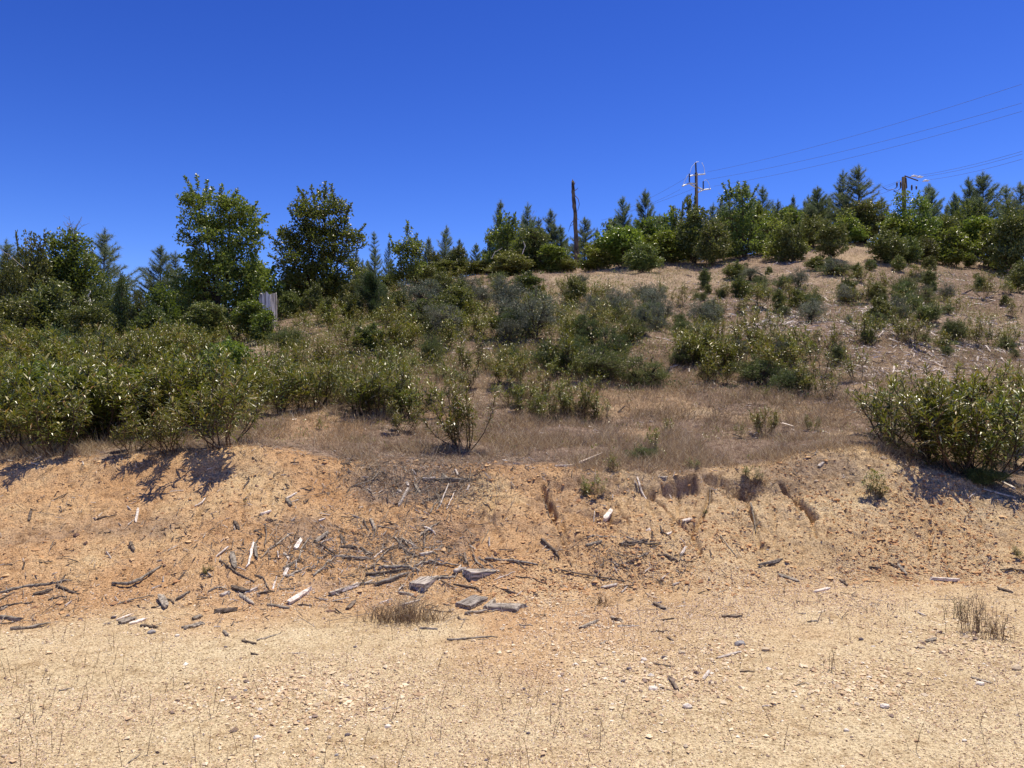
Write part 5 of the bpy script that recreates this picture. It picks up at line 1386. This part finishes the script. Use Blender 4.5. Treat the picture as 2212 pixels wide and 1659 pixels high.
for q, (zn, kd, tone, wpx, pts) in enumerate(PIECES):
    fp = [zp(zn, a, b) for a, b in pts]; mx, my = np.mean(fp, 0)
    G = [pix(a, b) for a, b in fp]; Yc = np.mean([g[1] for g in G]); wd = 1.2 * wpx * ZM[zn][2] * .73733 / F * Yc
    n = 10 if kd == 's' else 8
    t = np.linspace(0, 1, len(G)); tt = np.linspace(0, 1, n); X = np.interp(tt, t, [g[0] for g in G]); Y = np.interp(tt, t, [g[1] for g in G])
    gz = h(X, Y); lin = np.interp(tt, [0, 1], [gz[0], gz[-1]]); Zc = np.maximum(gz, .25 * gz + .75 * np.maximum(lin, gz - .03))
    ln = math.hypot(X[-1] - X[0], Y[-1] - Y[0]); up = abs(gz[-1] - gz[0])
    Zc = Zc + wd * (.42 if kd == 's' else .25)
    P = np.stack([X, Y, Zc], 1); o = np.array([X.mean(), Y.mean(), Zc.min()]); mb = MB()
    big = math.sqrt(ln * ln + up * up)
    if kd == 's':
        P = P - o; P[1:-1] += np.cumsum(r.normal(0, min(.0022, wd * .12), (n - 2, 3)), 0); rad = wd * .5 * np.interp(tt, [0, .15, .8, 1], [.8, 1, .8, .45]) * r.uniform(.8, 1.15, n)
        mb.tube(P, rad, 6, True); me = mb.mesh("stick", M[TM[tone]], True); nm = "stick"
        if wd > .012:                                # a knot or a side twig
            j = r.randint(2, n - 2); dd = nrm(P[j + 1] - P[j] + r.normal(0, .6, 3) * np.linalg.norm(P[j + 1] - P[j])); dd[2] = abs(dd[2]) * .6
            mb.tube([P[j], P[j] + dd * wd * r.uniform(1.5, 3.5)], [wd * .25, wd * .12], 5); me = mb.mesh("stick", M[TM[tone]], True)
    else:
        P = P - o; T = nrm(P[-1] - P[0]); up_ = np.array([r.normal(0, .25), r.normal(-.1, .2), 1.0]); B = nrm(np.cross(T, up_)); Nn = np.cross(B, T); th = wd * r.uniform(.28, .5)
        c = (tt - .5)[:, None] * big * T + P.mean(0) + np.array([0, 0, th * .3]); ww = wd * np.interp(tt, [0, .1, .85, 1], [.7, 1, .9, r.uniform(.15, .8)])
        ring = []
        for s1, s2 in ((-.5, -.5), (.5, -.5), (.5, .35), (.1, .5), (-.15, .42), (-.5, .3)):
            ring.append(c + B * (ww * (s1 + r.uniform(-.08, .08)) + r.normal(0, wd * .03, n))[:, None] + Nn * (th * s2 * 1.6 + r.normal(0, th * .07, n))[:, None] + T * r.normal(0, .02, 1) * big)
        V = np.stack(ring, 1).reshape(-1, 3); i = np.arange(n - 1)[:, None] * 6; j = np.arange(6)[None]; k_ = (j + 1) % 6
        V[:6] += T * r.uniform(-.35, .35, 6)[:, None] * wd; V[-6:] += T * r.uniform(-.8, .8, 6)[:, None] * wd
        mb.add(V, np.stack([i + j, i + k_, i + 6 + k_, i + 6 + j], -1).reshape(-1, 4), [list(range(6))[::-1]], [[(n - 1) * 6 + t_ for t_ in range(6)]])
        me = mb.mesh("wood_splinter", M[TM[tone]]); nm = "wood_splinter"
    size = "long" if big > .42 else ("short" if big > .17 else "tiny"); thin = "thin " if (kd == 's' and wd < .016) else ("thick " if wd > .035 else "")
    bent = "curved " if (kd == 's' and len(pts) > 2) else ""
    desc = f"{size} {thin}{bent}{TONE[tone]} {'stick' if kd == 's' else 'wood splinter'}"
    tag(link(nm, me, loc=tuple(o)), rel_label(mx, my, desc), "stick" if kd == 's' else "wood piece", "weathered sticks and splinters scattered on the bank and road")

def offcut(px, py, w_, hgt, L, rz, label, tilt=0, seed=0, name="beam_offcut"):
    r = rs(seed); x, y = pix(px, py); z = hz(x, y); nx_, ny_, nz_ = 6, 10, 4
    e_ = tag(empty(name, (x, y, z - .008), rz), label, "wood block"); e_.rotation_euler = (tilt, 0, rz)
    mb = MB(); g = 9; prof = [(-.5, 0), (-.2, 0), (.2, 0), (.5, 0), (.5, .5), (.5, .94), (.46, 1), (.2, 1), (-.1, .985), (-.3, 1), (-.46, 1), (-.5, .94), (-.5, .5)]
    m = len(prof); V = []
    for a in np.linspace(0, 1, g):
        for (u, v) in prof: V.append((u * w_ + r.normal(0, .0015), a * L + r.normal(0, .003) * (0 < a < 1) + (r.uniform(-.01, .006) if a in (0, 1) else 0) + .3 * (a - .5) * 0, v * hgt + r.normal(0, .0018) * (v > .5)))
    V = np.array(V); i = np.arange(g - 1)[:, None] * m; j = np.arange(m)[None]; k_ = (j + 1) % m
    mb.add(V, np.stack([i + j, i + k_, i + m + k_, i + m + j], -1).reshape(-1, 4), [list(range(m))], [[(g - 1) * m + t_ for t_ in range(m)][::-1]])
    link("block", mb.mesh("block", M['beam']), e_)
    mb = MB()
    for q in range(5):                              # drying cracks along the top
        u = r.uniform(-.4, .4) * w_; a0 = r.uniform(.05, .5); a1 = a0 + r.uniform(.2, .45)
        mb.add([(u - .0012, a0 * L, hgt + .0012), (u + .0012, a0 * L, hgt + .0012), (u + .003 + r.normal(0, .003), min(a1, .97) * L, hgt + .0012), (u - .001, min(a1, .97) * L, hgt + .0012)], [(0, 1, 2, 3)])
    link("cracks", mb.mesh("cracks", M['crack']), e_)
M['beam'] = woodmat("beam_wood", (.12, .10, .08), (.56, .50, .42), (90, 5, 50), bump=1.0); M['crack'] = plain("crack_shadowed_wood", (.05, .04, .03), .9)
offcut(*zp(4, 668, 1306), .135, .072, .34, math.radians(-20), "thick square grey beam offcut lying on the ground, nearly white on its right side", seed=1)
offcut(*zp(4, 1075, 1458), .135, .042, .26, math.radians(-28), "flat grey plank offcut with stained top, lower right of the square beam offcut", seed=2, name="plank_offcut")
offcut(*zp(4, 1560, 1478), .10, .035, .22, math.radians(70), "thin end piece of board right of the flat plank offcut", seed=4, name="board_offcut")
offcut(*zp(4, 1110, 1195), .13, .075, .30, math.radians(-58), "dark wedge of split log leaning upper right of the square beam offcut", tilt=math.radians(-6), seed=3, name="split_log_wedge")
offcut(*zp(5, 1222, 408), .07, .05, .14, math.radians(-28), "pale chunk of bleached log perched on the bank lip above the hollow", seed=5, name="log_chunk")

# --- single stones
def stone(px, py, sz, mat, label, seed):
    r = rs(seed); x, y = pix(px, py); z = hz(x, y); s = sz * ZM[7][2] * .73733 / F * y * .5
    import bmesh
    bm = bmesh.new(); bmesh.ops.create_icosphere(bm, subdivisions=2, radius=1)
    for v in bm.verts:
        n_ = .75 + .5 * float(vnoise(v.co.x * 1.4 + seed, v.co.y * 1.4 + v.co.z * 2.1, seed)); v.co = Vector((v.co.x * s * n_ * 1.2, v.co.y * s * n_ * .9, v.co.z * s * n_ * .65 + s * .35))
    me = bpy.data.meshes.new("stone"); bm.to_mesh(me); bm.free(); me.materials.append(mat)
    tag(link("stone", me, loc=(x, y, z)), label, "stone", "larger stones on the roadside")
M['quartz'] = plain("quartz", (.85, .76, .62), .8); M['tanstone'] = plain("tan_stone", (.62, .50, .33), .9); M['darkstone'] = plain("dark_stone", (.16, .13, .13), .8); M['greystone'] = plain("grey_stone", (.34, .32, .30), .8)
for q, (zn, X, Y, s_, mt, ds) in enumerate([(8, 1112, 613, 32, 'quartz', 'brightest white stone'), (7, 610, 410, 34, 'quartz', 'white stone'), (7, 758, 485, 34, 'quartz', 'white stone'), (7, 985, 210, 45, 'greystone', 'largest grey tan stone'),
        (7, 1095, 232, 30, 'tanstone', 'tan stone'), (7, 735, 250, 26, 'tanstone', 'tan stone'), (7, 570, 280, 26, 'quartz', 'cream stone'), (7, 1610, 482, 34, 'quartz', 'cream stone'), (7, 2022, 384, 30, 'quartz', 'cream stone'),
        (7, 1772, 230, 22, 'tanstone', 'tan stone'), (7, 1508, 192, 18, 'darkstone', 'dark stone'), (7, 50, 410, 16, 'darkstone', 'dark stone'), (7, 180, 475, 14, 'darkstone', 'dark stone'), (7, 70, 600, 16, 'darkstone', 'dark stone'),
        (7, 655, 272, 22, 'darkstone', 'dark brown stone'), (7, 480, 375, 20, 'darkstone', 'brown stone'), (7, 505, 322, 20, 'darkstone', 'brown stone'), (7, 205, 350, 16, 'quartz', 'cream stone'), (7, 275, 300, 22, 'quartz', 'cream stone'), (8, 1675, 570, 26, 'quartz', 'cream stone'),
        (8, 1885, 690, 22, 'tanstone', 'tan stone'), (8, 1325, 580, 18, 'quartz', 'white pebble'), (8, 1500, 608, 20, 'darkstone', 'dark stone'), (8, 1455, 692, 16, 'greystone', 'grey pebble'), (8, 1535, 217, 14, 'darkstone', 'dark pebble'), (8, 975, 222, 14, 'darkstone', 'dark pebble'),
        (8, 1060, 410, 16, 'greystone', 'grey pebble'), (8, 765, 180, 20, 'quartz', 'pale stone'), (8, 655, 165, 28, 'greystone', 'flat grey stone'), (8, 490, 97, 20, 'darkstone', 'dark stone'), (8, 292, 82, 16, 'darkstone', 'dark pebble'), (8, 348, 100, 16, 'darkstone', 'dark pebble'),
        (7, 1955, 625, 18, 'quartz', 'white pebble'), (7, 1445, 585, 20, 'quartz', 'cream pebble'), (8, 2100, 715, 18, 'darkstone', 'dark pebble'), (8, 20, 690, 20, 'tanstone', 'reddish tan stone'), (7, 2180, 320, 36, 'tanstone', 'pale tan stone'), (7, 1720, 165, 14, 'quartz', 'cream pebble'),
        (6, 390, 405, 30, 'tanstone', 'cream stone'), (5, 280, 845, 14, 'tanstone', 'cream pebble'), (5, 565, 1055, 18, 'tanstone', 'cream pebble'), (5, 2070, 940, 20, 'greystone', 'grey stone'), (6, 1310, 715, 18, 'tanstone', 'cream stone'), (6, 1285, 860, 14, 'tanstone', 'cream pebble'), (2, 755, 1355, 14, 'quartz', 'white pebble')]):
    s2 = s_ if zn in (7, 8) else s_ * ZM[zn][2] / ZM[7][2]
    fx, fy = zp(zn, X, Y); stone(fx, fy, s2, M[mt], ("brightest white stone low on the road left of centre" if q == 0 else ("largest grey tan stone in the right gravel patch" if q == 3 else rel_label(fx, fy, ds))), 50 + q)

# --- grass tuft and weed clump as single plants
def clump(px, py, wpx, hpx, n, mat, label, name, seed, lean=.5, br=False):
    r = rs(seed); x, y = pix(px, py); z = hz(x, y); k = y / F; mb = MB()
    for q in range(n):
        bx, by = r.normal(0, .28, 2) * wpx * k * np.array([1, .35]); H = hpx * k * r.uniform(.4, 1.05) * math.exp(-(bx / (wpx * k)) ** 2)
        gz = hz(x + bx, y + by) - z; l1, l2 = r.normal(0, lean, 2) * H
        P = np.array([(bx, by, gz), (bx + l1 * .4, by + l2 * .4, gz + H * .6), (bx + l1, by + l2, gz + H)]); mb.tube(P, [.0016, .0012, .0005], 3, False)
        if br:
            nb = 7; C = P[0] + (P[2] - P[0]) * r.uniform(.2, 1, nb)[:, None]; needles(mb, C, rdir(r, nb) + [0, 0, .8], r.uniform(.015, .05, nb), .003, r)
    tag(link(name, mb.mesh(name, mat), loc=(x, y, z)), label, "grass tuft" if not br else "weed")
clump(*zp(4, 570, 1565), 150, 52, 420, M['dry'], "low brown dry grass tuft below the square beam offcut", "dry_grass_tuft", 1, .7)
clump(2105, 1372, 100, 95, 46, M['weed'], "tallest clump of thin dry branching weeds on the right of the road", "weed_clump", 2, .2, True)
clump(2150, 1385, 70, 50, 30, M['weed'], "lower weed clump just right of the tallest one", "weed_clump", 4, .25, True)
clump(2070, 1340, 50, 55, 16, M['mat'], "thin greenish weed left of the tallest dry clump", "weed_clump", 5, .25, True)
clump(1300, 1310, 40, 26, 24, M['weed'], "small dry rosette weed on the road above the gravel heap", "weed_clump", 6, .8, True)
clump(1790, 1452, 30, 60, 5, M['weed'], "lone upright dry weed in the middle of the right roadside", "weed_clump", 7, .15, True)
clump(1610, 1060, 110, 22, 260, M['weed'], "dark dead grass tuft hanging on the bank left of a spiky sprout", "dry_grass_tuft", 8, 1.0)
